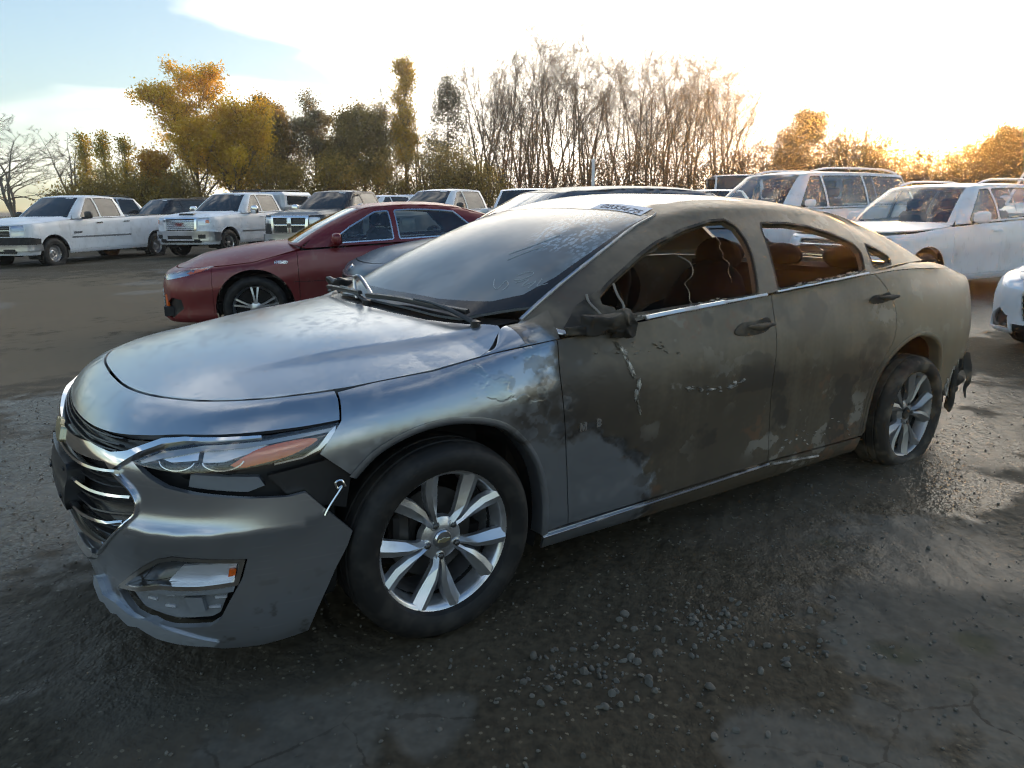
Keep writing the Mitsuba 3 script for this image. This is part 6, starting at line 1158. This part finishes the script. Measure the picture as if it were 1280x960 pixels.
def tree(name, label, cat_, x, y, trunkmat, A, leafs=None, leafm=None, group=None):
    W = trimesh.transformations.translation_matrix([x, y, .025 * min(x, 60) - .0015 * y - .15]); t = thing(name, label, cat_, group); big = A[4] <= 0
    put(t, 'trunk', prisms(A[0][big], A[1][big], A[2][big], A[3][big], 6), trunkmat, smooth=False, W=W)
    rest = ~big
    if rest.any(): put(t, 'branches', prisms(A[0][rest], A[1][rest], A[2][rest], A[3][rest], 3), trunkmat, smooth=False, W=W, kind='stuff')
    if leafs is not None: put(t, 'crown', leafs, leafm, smooth=False, W=W)
def nth(i): return ['first', 'second', 'third', 'fourth', 'fifth', 'sixth', 'seventh', 'eighth', 'ninth', 'tenth', 'eleventh', 'twelfth', 'thirteenth', 'fourteenth', 'fifteenth', 'sixteenth', 'seventeenth', 'eighteenth', 'nineteenth', 'twentieth', 'twenty first', 'twenty second', 'twenty third', 'twenty fourth', 'twenty fifth', 'twenty sixth', 'twenty seventh', 'twenty eighth', 'twenty ninth', 'thirtieth', 'thirty first'][i]
TREES = {
    'bare': [(0.5, 52.2, 7.7, 2.32), (4.4, 59.0, 7.2, 1.13), (7.7, 60.6, 6.8, 1.08), (9.2, 58.4, 6.4, 0.71), (30.1, 55.4, 10.7, 0.97), (26.8, 57.0, 11.7, 0.82), (49.7, 29.2, 7.4, 0.7), (50.3, 28.3, 7.7, 0.7), (50.9, 27.2, 7.9, 0.57), (53.9, 21.2, 6.3, 0.54)],
    'larch': [(4.9, 54.9, 6.3, 0.64), (5.9, 53.8, 6.4, 0.74), (7.1, 53.6, 6.1, 0.7)],
    'orange': [(8.8, 52.3, 5.3, 0.75)],
    'gold': [(11.7, 53.8, 11.3, 2.6), (13.9, 51.2, 8.7, 1.83)],
    'thin_gold': [(16.9, 56.5, 10.0, 1.12), (18.4, 56.1, 9.8, 1.13)],
    'pale': [(20.9, 55.2, 10.5, 1.33)],
    'olive': [(22.2, 52.5, 8.7, 1.48), (23.8, 51.8, 9.5, 1.49)],
    'column': [(26.2, 50.6, 12.6, 0.88)],
    'conifer': [(30.2, 50.8, 11.5, 1.76)],
    'poplar': [(36.1, 55.3, 13.0, 1.46), (40.2, 59.9, 15.5, 1.58), (37.7, 54.3, 14.9, 1.46), (41.8, 58.7, 14.2, 1.58), (38.5, 52.5, 13.6, 1.44), (42.7, 56.8, 15.6, 1.56), (47.1, 61.1, 17.6, 1.69), (43.6, 55.0, 16.5, 1.54), (43.6, 53.7, 16.7, 1.52), (43.6, 52.4, 16.6, 1.5), (47.4, 55.8, 16.5, 1.6), (43.6, 49.8, 15.3, 1.45), (48.2, 53.8, 14.8, 1.58), (52.1, 57.0, 16.3, 1.68), (48.1, 51.2, 13.7, 1.53), (52.0, 54.3, 14.8, 1.63), (48.7, 49.3, 14.7, 1.5), (53.5, 52.9, 16.6, 1.63), (53.4, 51.6, 16.0, 1.6), (53.3, 50.3, 16.3, 1.58), (48.9, 44.8, 13.4, 1.43), (53.8, 48.3, 14.8, 1.55), (58.0, 51.1, 14.6, 1.65), (52.6, 45.2, 14.0, 1.48), (57.7, 48.5, 14.5, 1.6), (53.0, 43.3, 13.0, 1.45), (58.1, 46.5, 14.9, 1.57), (53.3, 41.3, 12.0, 1.42), (59.4, 44.9, 11.5, 1.56)],
    'yellow_bush': [(4.0, 51.0, 3.6, 1.28), (5.8, 50.8, 3.8, 1.31), (7.5, 50.5, 3.6, 1.12), (9.6, 50.1, 4.0, 1.04), (15.2, 48.7, 5.0, 1.3), (17.3, 48.0, 4.5, 1.32), (19.2, 47.3, 5.0, 1.33), (23.2, 45.5, 5.6, 1.46), (25.2, 44.4, 5.9, 1.36), (26.7, 43.5, 6.1, 1.25), (28.1, 42.7, 5.0, 1.25)],
    'brown_bush': [(33.9, 48.4, 8.3, 1.18), (36.0, 46.9, 8.2, 1.05), (37.7, 45.6, 5.5, 1.57), (39.5, 44.1, 5.8, 1.56), (41.3, 42.5, 6.0, 1.56), (43.0, 40.8, 6.3, 1.55), (44.6, 39.1, 6.7, 1.53), (46.0, 37.5, 5.6, 1.4), (47.2, 36.1, 5.8, 1.38)],
    'sun_bush': [(45.1, 32.3, 5.7, 1.52), (46.1, 31.0, 6.4, 1.5), (46.8, 29.9, 6.7, 1.38), (47.7, 28.6, 6.3, 1.47), (48.4, 27.5, 6.6, 1.35), (49.0, 26.5, 5.9, 1.34), (49.5, 25.5, 5.9, 1.32), (50.2, 24.3, 5.3, 1.31), (50.9, 22.9, 5.0, 1.18), (51.5, 21.7, 5.1, 1.17), (52.0, 20.5, 5.2, 1.15), (52.5, 19.5, 5.7, 1.24), (52.9, 18.3, 5.9, 1.33), (53.4, 17.0, 5.7, 1.3)],
    'sparse': [(48.4, 31.1, 8.3, 1.54), (50.7, 18.6, 5.8, 1.0), (51.2, 17.2, 5.9, 0.98)],
}
for kind, spots in TREES.items():
    for i_, (x, y, H, R_) in enumerate(spots):
        r = np.random.default_rng(1000 + len(kind) * 97 + i_ * 13 + ord(kind[0]))
        if kind == 'poplar':
            A, tips = grow(H * 1.12, .9, r, .11 + .05 * r.random(), 4, .34, (10, 7, 6), .58, .15, .10, width=R_ * (1.7 + .8 * r.random()), reach=.56, fork=int(r.integers(2, 4)))
            few = tips[r.random(len(tips)) < .10]; tree('bare_tree', nth(i_) + ' tall leafless tree from the left in the bare stand', 'tree', x, y, 'bark', A, leaves(few, 3, .22, .07, r), 'leaf_brown', 'tall bare trees of the leafless stand')
        elif kind == 'bare':
            A, tips = grow(H, 1.0 if R_ > 1.5 else .75, r, .10 + .02 * R_, 4, .34, (10, 6, 5), .58, .12, .10, width=R_ * 1.5, fork=3)
            tree('bare_tree', ['wide pale leafless tree cut by the left edge', 'slender pale leafless tree left of the three yellow larches', 'pale leafless tree behind the rightmost yellow larch', 'thin leafless sapling beside the orange tree', 'leafless tree between the golden column tree and the dark evergreen', 'bare mast of a tree rising above the olive trees', 'first thin bare tree left of the setting sun', 'second thin bare tree left of the setting sun', 'third thin bare tree, nearest left of the setting sun', 'thin bare tree just right of the setting sun'][i_], 'tree', x, y, 'pale_bark' if i_ < 6 else 'bark', A)
        elif kind in ('larch', 'conifer'):
            n = 110 if kind == 'larch' else 280; z = np.sort(r.random(n)) ** .9; rad = R_ * (1.1 if kind == 'larch' else 1.6) * (1 - z) ** (.8 if kind == 'larch' else .62) * (.35 + .85 * r.random(n)); rad = np.where(z < .12, rad * .8, rad); az = r.random(n) * 2 * np.pi; C = np.stack([rad * np.cos(az), rad * np.sin(az), .06 * H + z * H * .94], 1)
            P0 = np.stack([0 * z, 0 * z, C[:, 2] - .1 * rad], 1); A = [np.vstack([[[0, 0, 0]], P0]), np.vstack([[[0, 0, H]], C]), np.r_[.12, np.full(n, .025)], np.r_[.02, np.full(n, .008)], np.r_[0, np.ones(n)]]
            tree('larch_tree' if kind == 'larch' else 'evergreen_tree', ['leftmost of the three slim yellow green larches', 'middle one of the three slim yellow green larches', 'rightmost of the three slim yellow green larches'][i_] if kind == 'larch' else 'tall dense dark green evergreen tree left of the bare stand', 'tree', x, y, 'bark', A, leaves(C, 34 if kind == 'larch' else 52, .24 if kind == 'larch' else .36, .075, r), 'leaf_larch' if kind == 'larch' else 'leaf_dark')
        elif kind.endswith('bush'):
            n = 190; q = r.normal(0, 1, (n, 3)); q /= np.linalg.norm(q, axis=1, keepdims=True); q *= (r.random((n, 1)) ** .4); lob = 1 + .35 * (meshkit.noise(q * 2.2 + i_ * 3.1, 5)[:, None] - .3); C = q * lob * np.array([R_ * 1.45, R_ * 1.45, H * .52]) + [0, 0, H * .47]; C = C[C[:, 2] > .15]
            m = len(C); P0 = np.stack([C[:, 0] * .25, C[:, 1] * .25, 0 * C[:, 0]], 1); st = np.arange(m) % 2 == 0; top = C + np.stack([0 * C[:, 0], 0 * C[:, 0], .35 + .5 * r.random(m)], 1)
            A = [np.vstack([P0[st], C[~st]]), np.vstack([C[st], top[~st] + r.normal(0, .2, (int((~st).sum()), 3))]), np.r_[np.full(int(st.sum()), .030), np.full(int((~st).sum()), .012)], np.r_[np.full(int(st.sum()), .012), np.full(int((~st).sum()), .004)], np.r_[np.zeros(int(st.sum())), np.ones(int((~st).sum()))]]
            w_ = {'yellow_bush': ('olive yellow', 'at the foot of the golden trees', 'leaf_yellow', 44), 'brown_bush': ('brown', 'under the bare stand', 'leaf_brown', 30), 'sun_bush': ('sun washed brown', 'along the skyline under the setting sun', 'leaf_brown', 34)}[kind]
            tree('bush', '%s %s bush from the left %s' % (nth(i_), w_[0], w_[1]), 'bush', x, y, 'bark', A, leaves(C, w_[3], .36, .075, r), w_[2])
        else:
            pr_ = {'gold': (1.1, 26, 'leaf_gold', .30, .085, .85), 'orange': (.8, 22, 'leaf_orange', .26, .085, .95), 'thin_gold': (.75, 16, 'leaf_yellow', .26, .08, .85), 'pale': (.75, 16, 'leaf_pale', .26, .08, .85), 'olive': (.95, 22, 'leaf_olive', .34, .085, .95), 'column': (.50, 17, 'leaf_gold', .26, .08, .85), 'sparse': (.95, 12, 'leaf_brown', .26, .07, .8)}[kind]
            A, tips = grow(H, pr_[0], r, .17 if H > 8 else .10, 4, .6,  (20, 8, 5), .52, .10 if kind != 'column' else .30, .08 if kind != 'column' else .03, width=R_ * {'gold': 1.15, 'column': .95, 'sparse': 1.1, 'orange': 1.2}.get(kind, 1.45))
            keep = r.random(len(tips)) < pr_[5] * np.where(meshkit.fbm(tips * .75 + 5 + 3 * i_, 2, i_) > .47, 1.25, .22); tp = tips[keep]
            lab = {'gold': ['largest golden autumn tree with an open crown', 'rounder golden autumn tree right of the largest golden one'], 'orange': ['small orange autumn tree left of the largest golden tree'], 'thin_gold': ['first thin olive gold tree right of the golden pair', 'second thin olive gold tree right of the golden pair'], 'pale': ['pale green thinning tree in the middle of the left tree line'], 'olive': ['left one of two dark olive trees', 'right one of two dark olive trees'],
                   'column': ['tall narrow golden tree standing above the olive trees'], 'sparse': ['sparse brown tree standing above the brush right of the bare stand', 'sparse tree right of the setting sun near the right edge', 'sparse tree cut by the right edge of the view']}[kind][i_]
            mo = tp[:, :2].mean(0); tree('autumn_tree', lab, 'tree', x - mo[0], y - mo[1], 'bark', A, leaves(tp, pr_[1], pr_[3], pr_[4], r), pr_[2])
# ---------------------------------------------------------------- haze volume added to give the low sun a glow like lens glare
scene['glare_haze_air'] = {'type': 'homogeneous', 'albedo': rgb(.95, .95, .95), 'sigma_t': .0010, 'phase': {'type': 'hg', 'g': .89}}
scene['haze'] = {'type': 'cube', 'to_world': T().translate([0, 0, 11.2]).scale([330, 330, 13.2]), 'bsdf': {'type': 'null'}, 'interior': {'type': 'ref', 'id': 'glare_haze_air'}}
scene['camera']['medium'] = {'type': 'ref', 'id': 'glare_haze_air'}
labels['haze'] = {'label': 'haze volume added for a warm glow like lens glare around the low sun', 'category': 'haze', 'kind': 'stuff'}
